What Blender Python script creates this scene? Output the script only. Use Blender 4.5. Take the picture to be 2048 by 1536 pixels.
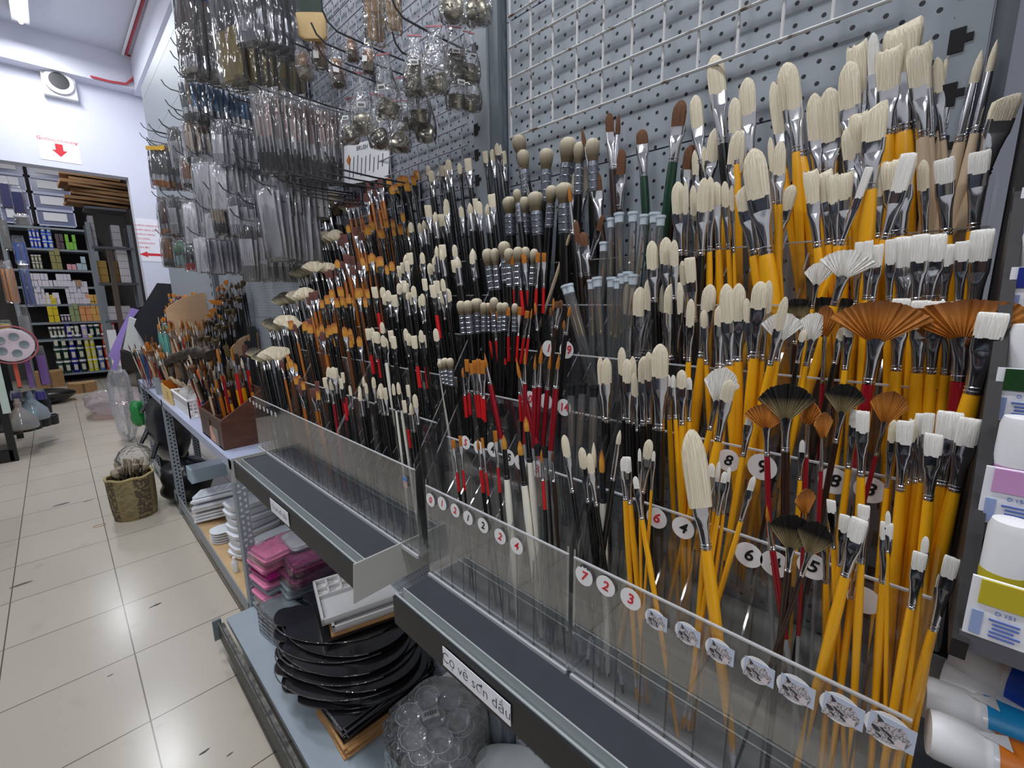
import bpy, bmesh, math, random
from mathutils import Vector, Matrix, Euler
R_ = random.Random(7)
sc = bpy.context.scene
C = bpy.context.scene.collection
PI = math.pi
for o in list(bpy.data.objects):
    bpy.data.objects.remove(o)

# ------------------------------------------------------------------ camera
F_PX = 886.8                       # focal length in pixels of the 2048 wide frame
CAM = Vector((0, 0, 1.4))
def cam_axes(yaw, pit, roll):
    cy, sy, cp, sp, cr, sr = math.cos(yaw), math.sin(yaw), math.cos(pit), math.sin(pit), math.cos(roll), math.sin(roll)
    f = Vector((sy*cp, cy*cp, sp)); r = Vector((cy, -sy, 0)); u = r.cross(f)
    return r*cr + u*sr, -r*sr + u*cr, f
AX_R, AX_U, AX_F = cam_axes(math.radians(45.46), math.radians(-10.92), math.radians(-0.733))
cd = bpy.data.cameras.new('camera'); cam = bpy.data.objects.new('camera', cd); C.objects.link(cam)
cd.sensor_width = 36; cd.lens = F_PX/2048*36; cd.clip_start = 0.02; cd.clip_end = 60
cam.matrix_world = Matrix(((AX_R.x, AX_U.x, -AX_F.x, CAM.x), (AX_R.y, AX_U.y, -AX_F.y, CAM.y), (AX_R.z, AX_U.z, -AX_F.z, CAM.z), (0, 0, 0, 1)))
sc.camera = cam
sc.view_settings.view_transform = 'Standard'; sc.view_settings.look = 'None'
sc.view_settings.gamma = 1; sc.view_settings.use_curve_mapping = False
sc.view_settings.exposure = 0.0
sc.cycles.transparent_max_bounces = 48
sc.cycles.max_bounces = 8

def W(px, py, x=None, y=None, z=None):
    """the point of a plane x=, y= or z= seen at a pixel of the photograph (used for measuring)"""
    d = AX_R*((px-1024)/F_PX) - AX_U*((py-768)/F_PX) + AX_F
    if x is not None: t = (x-CAM.x)/d.x
    elif y is not None: t = (y-CAM.y)/d.y
    else: t = (z-CAM.z)/d.z
    return CAM + d*t

# ------------------------------------------------------------------ world and lights
wd = bpy.data.worlds.new('shop_ambient'); sc.world = wd; wd.use_nodes = True
nt = wd.node_tree; nt.nodes.clear()
wo = nt.nodes.new('ShaderNodeOutputWorld'); wb = nt.nodes.new('ShaderNodeBackground')
tc = nt.nodes.new('ShaderNodeTexCoord'); sx = nt.nodes.new('ShaderNodeSeparateXYZ'); cr_ = nt.nodes.new('ShaderNodeValToRGB')
nt.links.new(tc.outputs['Generated'], sx.inputs[0]); nt.links.new(sx.outputs['Z'], cr_.inputs[0])
cr_.color_ramp.elements[0].position = 0.0; cr_.color_ramp.elements[0].color = (0.50, 0.49, 0.48, 1)
cr_.color_ramp.elements[1].position = 0.55; cr_.color_ramp.elements[1].color = (0.62, 0.64, 0.70, 1)
nt.links.new(cr_.outputs[0], wb.inputs['Color']); wb.inputs['Strength'].default_value = 0.68
nt.links.new(wb.outputs[0], wo.inputs[0])

def area(name, loc, sx_, sy_, power, col=(0.93, 0.96, 1.0), rot=(0, 0, 0)):
    l = bpy.data.lights.new(name, 'AREA'); l.shape = 'RECTANGLE'; l.size = sx_; l.size_y = sy_; l.energy = power; l.color = col
    o = bpy.data.objects.new(name, l); C.objects.link(o); o.location = loc; o.rotation_euler = rot
    return o
CEIL = 4.15
# fluorescent battens under the ceiling: light goes down from just below each tube
TUBES = [(0.18, 6.1), (-0.15, 3.2), (-0.15, 0.6), (-0.15, -2.0), (-2.6, 4.5), (-2.6, 1.5), (-2.6, -1.5)]
for i, (tx, ty) in enumerate(TUBES):
    area('ceiling_tube_light', (tx, ty, CEIL-0.16), 0.16, 1.25, 36 if tx > -1 else 28)
area('storage_room_light', (0.1, 9.3, CEIL-0.2), 0.2, 1.25, 42)

# ------------------------------------------------------------------ materials
def lin(c):
    return tuple(((v/12.92) if v <= 0.04045 else ((v+0.055)/1.055)**2.4) for v in c)
def rgb(r, g, b): return lin((r/255, g/255, b/255))
MATS = {}
def mat(name, col, rough=0.5, metal=0.0, spec=0.5, var=0.0, vscale=20.0, stretch=None, bump=0.0, bscale=60.0, trans=0.0, coat=0.0, emit=None, col2=None):
    """principled material; var = brightness variation by object-space noise, stretch = noise scale per axis"""
    if name in MATS: return MATS[name]
    m = bpy.data.materials.new(name); m.use_nodes = True; n = m.node_tree; b = n.nodes['Principled BSDF']
    b.inputs['Base Color'].default_value = (*col, 1); b.inputs['Roughness'].default_value = rough
    b.inputs['Metallic'].default_value = metal; b.inputs['Specular IOR Level'].default_value = spec
    b.inputs['Coat Weight'].default_value = coat; b.inputs['Transmission Weight'].default_value = trans
    if emit: b.inputs['Emission Color'].default_value = (*emit[0], 1); b.inputs['Emission Strength'].default_value = emit[1]
    if var or bump or col2:
        t = n.nodes.new('ShaderNodeTexCoord'); mp = n.nodes.new('ShaderNodeMapping'); n.links.new(t.outputs['Object'], mp.inputs[0])
        if stretch: mp.inputs['Scale'].default_value = stretch
    if var or col2:
        z = n.nodes.new('ShaderNodeTexNoise'); z.inputs['Scale'].default_value = vscale; z.inputs['Detail'].default_value = 3
        n.links.new(mp.outputs[0], z.inputs[0]); mx = n.nodes.new('ShaderNodeMix'); mx.data_type = 'RGBA'
        c2 = col2 if col2 else tuple(max(0, v*(1-var)) for v in col)
        mx.inputs['A'].default_value = (*c2, 1); mx.inputs['B'].default_value = (*(col if col2 else tuple(min(1, v*(1+var*0.6)) for v in col)), 1)
        rr = n.nodes.new('ShaderNodeMapRange'); rr.inputs[1].default_value = 0.32; rr.inputs[2].default_value = 0.68
        n.links.new(z.outputs['Fac'], rr.inputs[0]); n.links.new(rr.outputs[0], mx.inputs['Factor']); n.links.new(mx.outputs['Result'], b.inputs['Base Color'])
    if bump:
        z2 = n.nodes.new('ShaderNodeTexNoise'); z2.inputs['Scale'].default_value = bscale; z2.inputs['Detail'].default_value = 4
        n.links.new(mp.outputs[0], z2.inputs[0]); bp = n.nodes.new('ShaderNodeBump'); bp.inputs['Strength'].default_value = bump; bp.inputs['Distance'].default_value = 0.004
        n.links.new(z2.outputs['Fac'], bp.inputs['Height']); n.links.new(bp.outputs[0], b.inputs['Normal'])
    MATS[name] = m
    return m
def film(name, tint, gloss, rough=0.12, bump=0.0, bscale=40.0, haze=0.0, stretch=None, ior=1.45):
    """clear plastic: transparent mixed with mirror-like gloss by fresnel, a little haze, optional wrinkles"""
    if name in MATS: return MATS[name]
    m = bpy.data.materials.new(name); m.use_nodes = True; n = m.node_tree; n.nodes.clear()
    out = n.nodes.new('ShaderNodeOutputMaterial'); tr = n.nodes.new('ShaderNodeBsdfTransparent'); tr.inputs[0].default_value = (*tint, 1)
    gl = n.nodes.new('ShaderNodeBsdfGlossy'); gl.inputs['Roughness'].default_value = rough; gl.inputs['Color'].default_value = (1, 1, 1, 1)
    fr = n.nodes.new('ShaderNodeFresnel'); fr.inputs[0].default_value = ior
    ml = n.nodes.new('ShaderNodeMath'); ml.operation = 'MULTIPLY_ADD'; ml.inputs[1].default_value = gloss; ml.inputs[2].default_value = 0.02; ml.use_clamp = True
    n.links.new(fr.outputs[0], ml.inputs[0]); mx = n.nodes.new('ShaderNodeMixShader'); n.links.new(ml.outputs[0], mx.inputs[0])
    n.links.new(tr.outputs[0], mx.inputs[1]); n.links.new(gl.outputs[0], mx.inputs[2])
    last = mx
    if haze:
        df = n.nodes.new('ShaderNodeBsdfDiffuse'); df.inputs[0].default_value = (0.85, 0.86, 0.88, 1)
        m2 = n.nodes.new('ShaderNodeMixShader'); m2.inputs[0].default_value = haze
        n.links.new(mx.outputs[0], m2.inputs[1]); n.links.new(df.outputs[0], m2.inputs[2]); last = m2
    if bump:
        t = n.nodes.new('ShaderNodeTexCoord'); mp = n.nodes.new('ShaderNodeMapping'); n.links.new(t.outputs['Object'], mp.inputs[0])
        if stretch: mp.inputs['Scale'].default_value = stretch
        z = n.nodes.new('ShaderNodeTexNoise'); z.inputs['Scale'].default_value = bscale; z.inputs['Detail'].default_value = 2
        n.links.new(mp.outputs[0], z.inputs[0]); bp = n.nodes.new('ShaderNodeBump'); bp.inputs['Strength'].default_value = bump; bp.inputs['Distance'].default_value = 0.01
        n.links.new(z.outputs['Fac'], bp.inputs['Height']); n.links.new(bp.outputs[0], gl.inputs['Normal']); n.links.new(bp.outputs[0], fr.inputs['Normal'])
    n.links.new(last.outputs[0], out.inputs[0])
    MATS[name] = m
    return m

# ------------------------------------------------------------------ mesh building
class MB:
    def __init__(s): s.v = []; s.f = []; s.m = []
    def add(s, vs, fs, mi=0):
        b = len(s.v); s.v += [tuple(v) for v in vs]; s.f += [tuple(i+b for i in f) for f in fs]; s.m += [mi]*len(fs); return s
    def box(s, c, d, rot=None, mi=0):
        x, y, z = d[0]/2, d[1]/2, d[2]/2
        vs = [Vector((a*x, b*y, e*z)) for a in (-1, 1) for b in (-1, 1) for e in (-1, 1)]
        if rot: M = Euler(rot).to_matrix(); vs = [M @ v for v in vs]
        c = Vector(c)
        return s.add([v+c for v in vs], [(0, 1, 3, 2), (4, 6, 7, 5), (0, 4, 5, 1), (2, 3, 7, 6), (0, 2, 6, 4), (1, 5, 7, 3)], mi)
    def bar(s, a, b, w, h, mi=0, up=(0, 0, 1)):
        a = Vector(a); b = Vector(b); t = (b-a).normalized(); u = Vector(up)
        if abs(t.dot(u)) > 0.98: u = Vector((0, 1, 0))
        r = t.cross(u).normalized(); u = r.cross(t)
        vs = [p + r*(i*w/2) + u*(j*h/2) for p in (a, b) for i, j in ((-1, -1), (1, -1), (1, 1), (-1, 1))]
        return s.add(vs, [(3, 2, 1, 0), (4, 5, 6, 7), (0, 1, 5, 4), (1, 2, 6, 5), (2, 3, 7, 6), (3, 0, 4, 7)], mi)
    def tube(s, pts, r, n=8, mi=0, caps=True):
        pts = [Vector(p) for p in pts]; rs = r if isinstance(r, (list, tuple)) else [r]*len(pts); rings = []; up = Vector((0.13, 0.21, 1)).normalized()
        for i, p in enumerate(pts):
            t = (pts[min(i+1, len(pts)-1)] - pts[max(i-1, 0)]).normalized()
            if abs(t.dot(up)) > 0.97: up = Vector((1, 0.1, 0)).normalized()
            a = t.cross(up).normalized(); b = a.cross(t)
            rings.append([p + (a*math.cos(2*PI*k/n) + b*math.sin(2*PI*k/n))*rs[i] for k in range(n)])
        return s.rings(rings, caps, mi)
    def rings(s, rings, caps=True, mi=0, closed=True):
        n = len(rings[0]); vs = [v for r in rings for v in r]; fs = []
        for i in range(len(rings)-1):
            for k in range(n if closed else n-1):
                k2 = (k+1) % n; fs.append((i*n+k, i*n+k2, (i+1)*n+k2, (i+1)*n+k))
        if caps:
            fs.append(tuple(range(n-1, -1, -1))); fs.append(tuple((len(rings)-1)*n + k for k in range(n)))
        return s.add(vs, fs, mi)
    def lathe(s, prof, n=20, c=(0, 0, 0), caps=True, mi=0, M=None):
        c = Vector(c); rr = []
        for (r, z) in prof:
            ring = [Vector((r*math.cos(2*PI*k/n), r*math.sin(2*PI*k/n), z)) for k in range(n)]
            if M: ring = [M @ v for v in ring]
            rr.append([v+c for v in ring])
        return s.rings(rr, caps, mi)
    def loft(s, secs, n=16, caps=True, mi=0, jit=0.0, rnd=None, ragged=0.0):
        """sections (z, half width, half depth, superellipse power, x shift); columns get a constant jitter so hair shows strands"""
        cj = [1+(rnd.uniform(-jit, jit) if rnd else 0) for k in range(n)]; tj = [(rnd.uniform(-ragged, ragged) if rnd else 0) for k in range(n)]
        rr = []
        for i, (z, w, d, p, cx) in enumerate(secs):
            ring = []
            for k in range(n):
                a = 2*PI*k/n; ca, sa = math.cos(a), math.sin(a)
                x = math.copysign(abs(ca)**(2/p), ca)*w; y = math.copysign(abs(sa)**(2/p), sa)*d
                zz = z + (tj[k] if i >= len(secs)-2 else 0)
                ring.append(Vector((x*cj[k]+cx, y*cj[k], zz)))
            rr.append(ring)
        return s.rings(rr, caps, mi)
    def prism(s, poly, z0, z1, mi=0, M=None):
        n = len(poly); vs = [Vector((x, y, z)) for z in (z0, z1) for x, y in poly]
        if M: vs = [M @ v for v in vs]
        fs = [tuple(range(n-1, -1, -1)), tuple(range(n, 2*n))] + [(k, (k+1) % n, n+(k+1) % n, n+k) for k in range(n)]
        return s.add(vs, fs, mi)
    def sheet(s, grid, mi=0):
        nr, nc = len(grid), len(grid[0]); vs = [v for r in grid for v in r]
        return s.add(vs, [(i*nc+j, i*nc+j+1, (i+1)*nc+j+1, (i+1)*nc+j) for i in range(nr-1) for j in range(nc-1)], mi)
    def xf(s, M, i0=0):
        s.v = s.v[:i0] + [tuple(M @ Vector(v)) for v in s.v[i0:]]; return s
    def mesh(s, name, mats, smooth=True, angle=38):
        me = bpy.data.meshes.new(name); me.from_pydata(s.v, [], s.f); me.update()
        for m in (mats if isinstance(mats, (list, tuple)) else [mats]): me.materials.append(m)
        for p, i in zip(me.polygons, s.m): p.material_index = i
        if smooth:
            bm = bmesh.new(); bm.from_mesh(me); bmesh.ops.recalc_face_normals(bm, faces=bm.faces)
            ca = math.radians(angle)
            for f in bm.faces: f.smooth = True
            for e in bm.edges:
                if len(e.link_faces) == 2 and e.calc_face_angle(0) > ca: e.smooth = False
            bm.to_mesh(me); bm.free()
        return me
    def obj(s, name, mats, parent=None, smooth=True, loc=None, rot=None):
        return link(name, s.mesh(name, mats, smooth), parent, loc, rot)
def link(name, data, parent=None, loc=None, rot=None, scale=None):
    o = bpy.data.objects.new(name, data); C.objects.link(o)
    if parent: o.parent = parent
    if loc is not None: o.location = loc
    if rot is not None: o.rotation_euler = rot
    if scale is not None: o.scale = scale
    return o
def tag(o, label, cat, group=None, kind=None):
    o['label'] = label; o['category'] = cat
    if group: o['group'] = group
    if kind: o['kind'] = kind
    return o
def thing(name, label, cat, loc=(0, 0, 0), rotz=0, group=None):
    o = link(name, None, None, loc, (0, 0, rotz)); o.empty_display_size = 0.02
    return tag(o, label, cat, group)
def struct(name, mb, m, smooth=False):
    o = mb.obj(name, m, None, smooth); o['kind'] = 'structure'; return o
def copy_tree(o, parent=None):
    c = o.copy(); C.objects.link(c); c.parent = parent
    for ch in o.children: copy_tree(ch, c)
    return c
def text_mesh(body, size, m, name='lettering', parent=None, M=None, bold=0.0, ext=0.0003, align='CENTER', shear=0.0):
    cu = bpy.data.curves.new(name, 'FONT'); cu.body = body; cu.size = size; cu.extrude = ext; cu.offset = bold; cu.align_x = align; cu.align_y = 'CENTER'; cu.resolution_u = 3; cu.shear = shear
    t = bpy.data.objects.new(name, cu); C.objects.link(t)
    me = bpy.data.meshes.new_from_object(t.evaluated_get(bpy.context.evaluated_depsgraph_get()))
    bpy.data.objects.remove(t); bpy.data.curves.remove(cu)
    me.materials.clear(); me.materials.append(m)
    o = link(name, me, parent)
    if M is not None: o.matrix_local = M
    return o
def facing(loc, nrm, up=(0, 0, 1), roll=0.0):
    """matrix whose +Z is nrm and +Y is as close to up as it can be"""
    z = Vector(nrm).normalized(); x = Vector(up).cross(z).normalized(); y = z.cross(x)
    M = Matrix(((x.x, y.x, z.x, loc[0]), (x.y, y.y, z.y, loc[1]), (x.z, y.z, z.z, loc[2]), (0, 0, 0, 1)))
    return M @ Matrix.Rotation(roll, 4, 'Z')
ORD = ['first', 'second', 'third', 'fourth', 'fifth', 'sixth', 'seventh', 'eighth', 'ninth', 'tenth', 'eleventh', 'twelfth', 'thirteenth', 'fourteenth', 'fifteenth', 'sixteenth', 'seventeenth', 'eighteenth', 'nineteenth', 'twentieth']
ORD += ['twenty-'+w for w in ORD[:9]] + ['thirtieth'] + ['thirty-'+w for w in ORD[:9]] + ['fortieth'] + ['forty-'+w for w in ORD[:9]]
# ================================================================== room
M_wall = mat('wall_paint', rgb(218, 220, 234), 0.75, var=0.03, vscale=2.0)
M_ceil = mat('ceiling_paint', rgb(214, 217, 228), 0.8, var=0.03, vscale=1.5)
M_post = mat('grey_powder_steel', rgb(150, 158, 166), 0.42, metal=0.0, var=0.05, vscale=12)
M_postdk = mat('dark_slot', rgb(18, 18, 20), 0.8)
M_black = mat('black_plastic', rgb(24, 25, 28), 0.45)
M_trayblk = mat('charcoal_sheet', rgb(46, 49, 57), 0.6, var=0.1, vscale=30)
M_alu = mat('pale_rail', rgb(178, 184, 184), 0.35, metal=0.25)
M_white = mat('white_plastic', rgb(236, 236, 238), 0.4)
M_paper = mat('white_paper', rgb(240, 240, 246), 0.8)
M_red = mat('red_ink', rgb(214, 48, 58), 0.7)
M_ink = mat('black_ink', rgb(22, 22, 26), 0.6)
M_card = mat('brown_cardboard', rgb(164, 126, 86), 0.85, var=0.1, vscale=14)

# floor: cream glazed tiles with dark joints along the aisle and across it
mf = bpy.data.materials.new('floor_tiles'); mf.use_nodes = True; n = mf.node_tree; b = n.nodes['Principled BSDF']
t = n.nodes.new('ShaderNodeTexCoord'); mp = n.nodes.new('ShaderNodeMapping'); n.links.new(t.outputs['Object'], mp.inputs[0])
mp.inputs['Location'].default_value = (-0.031+0.3765*20, -2.203+0.4223*20, 0)
br = n.nodes.new('ShaderNodeTexBrick'); br.offset = 0; br.squash = 1
for k, v in (('Scale', 1), ('Mortar Size', 0.0026), ('Mortar Smooth', 0.3), ('Bias', 0), ('Brick Width', 0.3765), ('Row Height', 0.4223)): br.inputs[k].default_value = v
br.inputs['Color1'].default_value = (*rgb(196, 187, 172), 1); br.inputs['Color2'].default_value = (*rgb(202, 194, 180), 1); br.inputs['Mortar'].default_value = (*rgb(104, 92, 84), 1)
n.links.new(mp.outputs[0], br.inputs[0])
nz = n.nodes.new('ShaderNodeTexNoise'); nz.inputs['Scale'].default_value = 1.4; nz.inputs['Detail'].default_value = 5; n.links.new(t.outputs['Object'], nz.inputs[0])
nz2 = n.nodes.new('ShaderNodeTexNoise'); nz2.inputs['Scale'].default_value = 9; nz2.inputs['Detail'].default_value = 6; n.links.new(t.outputs['Object'], nz2.inputs[0])
mr = n.nodes.new('ShaderNodeMapRange'); mr.inputs[1].default_value = 0.62; mr.inputs[2].default_value = 0.8; n.links.new(nz2.outputs['Fac'], mr.inputs[0])
mx = n.nodes.new('ShaderNodeMix'); mx.data_type = 'RGBA'; mx.blend_type = 'MULTIPLY'; mx.inputs['Factor'].default_value = 0.25
n.links.new(br.outputs['Color'], mx.inputs['A']); n.links.new(nz.outputs['Color'], mx.inputs['B'])
mx2 = n.nodes.new('ShaderNodeMix'); mx2.data_type = 'RGBA'; mx2.inputs['B'].default_value = (*rgb(150, 138, 122), 1)
m3 = n.nodes.new('ShaderNodeMath'); m3.operation = 'MULTIPLY'; m3.inputs[1].default_value = 0.35; n.links.new(mr.outputs[0], m3.inputs[0])
n.links.new(m3.outputs[0], mx2.inputs['Factor']); n.links.new(br.outputs['Color'], mx2.inputs['A']); n.links.new(mx2.outputs['Result'], b.inputs['Base Color'])
b.inputs['Roughness'].default_value = 0.16; b.inputs['Specular IOR Level'].default_value = 0.4
mr2 = n.nodes.new('ShaderNodeMapRange'); mr2.inputs[3].default_value = 0.12; mr2.inputs[4].default_value = 0.3; n.links.new(nz.outputs['Fac'], mr2.inputs[0]); n.links.new(mr2.outputs[0], b.inputs['Roughness'])
struct('floor', MB().box((-1.2, 5, -0.05), (5.2, 15, 0.1)), mf)
# ceiling, far wall with the wide opening, right wall, beams, storage room walls
struct('ceiling', MB().box((-1.2, 5, CEIL+0.05), (5.2, 15, 0.1)), M_ceil)
YW = 7.2
bk = MB()
bk.box((1.02, YW+0.09, CEIL/2), (0.34, 0.18, CEIL))                      # right of the opening
bk.box((-1.45, YW+0.09, (2.87+CEIL)/2), (4.6, 0.18, CEIL-2.87))           # header above it
bk.box((-3.3, YW+0.09, 2.87/2), (0.9, 0.18, 2.87))
struct('wall_back', bk, M_wall)
struct('wall_right', MB().box((1.25, 2.6, CEIL/2), (0.12, 9.2, CEIL)), M_wall)
struct('trim_1', MB().box((-1.3, YW-0.09, 3.98), (5.0, 0.18, 0.34)), M_wall)       # beam over the far wall
struct('trim_2', MB().box((1.14, 2.9, 3.97), (0.24, 8.5, 0.36)), M_wall)           # beam along the right wall
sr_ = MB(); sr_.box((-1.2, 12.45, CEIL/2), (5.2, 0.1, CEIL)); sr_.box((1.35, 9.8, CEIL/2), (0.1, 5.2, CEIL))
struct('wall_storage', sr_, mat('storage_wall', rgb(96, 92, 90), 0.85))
# ceiling batten seen at the top left corner, and its siblings along the aisle
M_tube = mat('lit_tube', (1, 1, 1), 0.5, emit=((0.95, 0.97, 1.0), 9.0))
for i, (tx, ty) in enumerate(TUBES):
    where = ['nearest the far wall', 'mid aisle', 'over the camera aisle', 'behind the aisle start', 'far on the left side', 'mid left side', 'near left side'][i]
    t = thing('ceiling_batten', 'white fluorescent ceiling batten ' + where, 'ceiling light', (tx, ty, CEIL), 0, 'fluorescent battens')
    MB().box((0, 0, -0.04), (0.12, 1.3, 0.08)).obj('housing', M_white, t, False)
    MB().tube([(0, -0.6, -0.1), (0, 0.6, -0.1)], 0.016, 10).obj('tube', M_tube, t)
# white square camera-like speaker on the far wall with its red cable
p = W(118, 172, y=YW)
t = thing('wall_speaker', 'white square box with round black lens on the far wall', 'wall speaker', (p.x, YW, p.z))
MB().box((0, -0.04, 0), (0.26, 0.08, 0.26)).obj('housing', M_white, t, False)
MB().lathe([(0.115, 0), (0.118, 0.03), (0.085, 0.05)], 24, M=Matrix.Rotation(PI/2, 3, 'X'), c=(0, -0.08, 0.01)).obj('bezel', M_white, t)
MB().lathe([(0.08, 0), (0.08, 0.006)], 24, M=Matrix.Rotation(PI/2, 3, 'X'), c=(0, -0.128, 0.01)).obj('lens', M_black, t)
pts = [W(*q, y=YW-0.02) for q in ((112, 154), (120, 146), (150, 146), (165, 147))] + [W(*q, y=YW-0.2) for q in ((185, 154), (220, 163), (252, 168), (266, 158), (276, 140), (283, 120))]
cu = [pts[0]] + pts[1:] + [Vector((0.98, YW-0.25, CEIL-0.02)), Vector((0.99, 5.5, CEIL-0.015)), Vector((0.99, 3.2, CEIL-0.015))]
tag(MB().tube(cu, 0.012, 6).obj('red_cable', mat('red_cable', rgb(196, 70, 80), 0.6)), 'red cable looping from the wall speaker to the ceiling beam', 'cable')
tag(MB().tube([q+Vector((-0.03, 0, -0.01)) for q in cu[-3:]], 0.012, 6).obj('white_cable', M_white), 'white cable beside the red one along the ceiling beam', 'cable')
# paper signs
def paper_sign(label, loc, nrm, w, h):
    t = link('paper_sign', None); t.matrix_world = facing(loc, nrm); tag(t, label, 'sign')
    MB().box((0, 0, 0.001), (w, h, 0.002)).obj('sheet', M_paper, t, False)
    return t
a = W(72, 268, y=YW); d = W(163, 325, y=YW)
t = paper_sign('white paper sign with red down arrow above the opening', ((a.x+d.x)/2, YW-0.002, (a.z+d.z)/2), (0, -1, 0), d.x-a.x, 0.27)
MB().prism([(-.03, .045), (.03, .045), (.03, -.02), (.06, -.02), (0, -.085), (-.06, -.02), (-.03, -.02)], 0.002, 0.004).obj('arrow', M_red, t, False)
text_mesh('KHÔNG CÓ PHẬN', 0.034, M_red, 'lettering', t, Matrix.Translation((0.0, 0.075, 0.003)))
text_mesh('C', 0.05, M_red, 'lettering', t, Matrix.Translation((-0.145, 0.08, 0.003))); text_mesh('Y', 0.05, M_red, 'lettering', t, Matrix.Translation((0.145, 0.07, 0.003)))
a = W(270, 440, y=YW); d = W(331, 520, y=YW)
t = paper_sign('white paper notice with red lines of text and left arrow beside the opening', ((a.x+d.x)/2, YW-0.002, (a.z+d.z)/2), (0, -1, 0), d.x-a.x, a.z-d.z+0.05)
for i, s_ in enumerate(('KHÁCH HÀNG MUỐN', 'NHẬN BAO GIẤY', 'KHÁCH HÀNG', 'VUI LÒNG', 'KHÔNG VÀO', 'CẢM ƠN')):
    text_mesh(s_, 0.028, M_red, 'lettering', t, Matrix.Translation((-0.135, 0.17-0.052*i, 0.003)), align='LEFT')
MB().prism([(-.13, -.17), (-.05, -.135), (-.05, -.155), (.14, -.155), (.14, -.185), (-.05, -.185), (-.05, -.205)], 0.002, 0.004).obj('arrow', M_red, t, False)
# ================================================================== shelving against the wall
XW = 0.705
mpg = bpy.data.materials.new('perforated_panel'); mpg.use_nodes = True; n = mpg.node_tree; b = n.nodes['Principled BSDF']
t = n.nodes.new('ShaderNodeTexCoord'); sp = n.nodes.new('ShaderNodeSeparateXYZ'); n.links.new(t.outputs['Object'], sp.inputs[0])
def mth(op, a, b2=None, c=None):
    q = n.nodes.new('ShaderNodeMath'); q.operation = op
    for i, v in enumerate((a, b2, c)):
        if v is None: continue
        if isinstance(v, (int, float)): q.inputs[i].default_value = v
        else: n.links.new(v, q.inputs[i])
    return q.outputs[0]
PY, PZ = 0.0152, 0.025
cyc = mth('DIVIDE', mth('ADD', sp.outputs['Y'], 0.002), PY); ci = mth('FLOOR', cyc)
odd = mth('FLOORED_MODULO', ci, 2.0)
zz = mth('ADD', mth('DIVIDE', sp.outputs['Z'], PZ), mth('MULTIPLY', odd, 0.5))
du = mth('MULTIPLY', mth('SUBTRACT', mth('FRACT', cyc), 0.5), PY); dv = mth('MULTIPLY', mth('SUBTRACT', mth('FRACT', zz), 0.5), PZ)
rr = mth('SQRT', mth('ADD', mth('MULTIPLY', du, du), mth('MULTIPLY', dv, dv)))
hole = mth('LESS_THAN', rr, 0.0027)
mx = n.nodes.new('ShaderNodeMix'); mx.data_type = 'RGBA'; n.links.new(hole, mx.inputs['Factor'])
mx.inputs['A'].default_value = (*rgb(164, 171, 180), 1); mx.inputs['B'].default_value = (*rgb(30, 30, 36), 1)
n.links.new(mx.outputs['Result'], b.inputs['Base Color']); b.inputs['Roughness'].default_value = 0.5
# back panels: one thing per bay, its panels stacked with thin seams
def bay_back(y0, y1, z0, z1, label):
    t = thing('pegboard', label, 'pegboard', (XW, (y0+y1)/2, z0))
    z = z0; i = 0
    while z < z1-0.01:
        h = min(0.302, z1-z)
        MB().box((0.008, 0, z+h/2-0.0012-z0), (0.016, y1-y0, h-0.0024)).obj('panel', mpg, t, False); z += 0.302
    return t
bay_back(0.03, 0.695, 0.12, 3.0, 'grey perforated back panel behind the yellow brushes')
bay_back(0.77, 1.62, 0.12, 3.0, 'grey perforated back panel behind the metal cups')
bay_back(1.70, 3.1, 0.12, 3.0, 'grey perforated back panel behind the bagged palette knives')
bay_back(3.18, 4.6, 0.8, 3.0, 'grey perforated back panel farthest from the camera')
def upright(y, w, z1, label):
    t = thing('shelf_upright', label, 'upright post', (XW-0.012, y, 0))
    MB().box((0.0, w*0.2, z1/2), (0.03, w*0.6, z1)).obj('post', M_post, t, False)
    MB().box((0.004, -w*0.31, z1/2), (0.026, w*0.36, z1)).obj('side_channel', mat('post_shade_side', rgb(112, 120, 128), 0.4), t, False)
    z = 1.0
    while z < min(z1, 2.3): MB().prism([(-.006, -.011), (.006, -.011), (.006, .011), (-.006, .011), (-.006, .004), (-.012, .004), (-.012, -.003), (-.006, -.003)], 0, .002, M=Matrix(((0, 0, -1, -0.0142), (1, 0, 0, w*.41), (0, 1, 0, z), (0, 0, 0, 1)))).obj('slot', M_postdk, t, False); z += 0.05
upright(0.735, 0.07, 3.0, 'grey slotted upright post left of the white wire grid')
upright(0.012, 0.045, 3.0, 'grey slotted upright post beside the paint tube rack')
upright(1.66, 0.07, 3.0, 'grey slotted upright post behind the hanging brush bags')
upright(3.14, 0.07, 3.0, 'grey slotted upright post farthest down the wall')
# wire grids hung in front of the panels
def wire_grid(label, y0, y1, z0, z1, st, x, m, r):
    t = thing('wire_grid', label, 'wire grid', (x, (y0+y1)/2, z0)); yc = (y0+y1)/2
    vb = MB(); y = y1
    while y > y0-0.001: vb.tube([(0.0, y-yc, 0), (0.0, y-yc, z1-z0)], r, 6); y -= st
    vb.obj('vertical_wires', m, t)
    hb = MB(); z = z0
    while z < z1+0.001: hb.tube([(-0.004, y0-yc, z-z0), (-0.004, y1-yc, z-z0)], r, 6); z += st
    hb.obj('horizontal_wires', m, t)
M_wire = mat('white_wire', rgb(214, 214, 214), 0.5, col2=rgb(120, 100, 84), vscale=38)
M_wire.node_tree.nodes['Map Range'].inputs[1].default_value = 0.33; M_wire.node_tree.nodes['Map Range'].inputs[2].default_value = 0.42
wire_grid('white wire grid with chipped paint above the yellow brushes', 0.089, 0.666, 1.711, 2.42, 0.0524, 0.684, M_wire, 0.0021)
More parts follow.
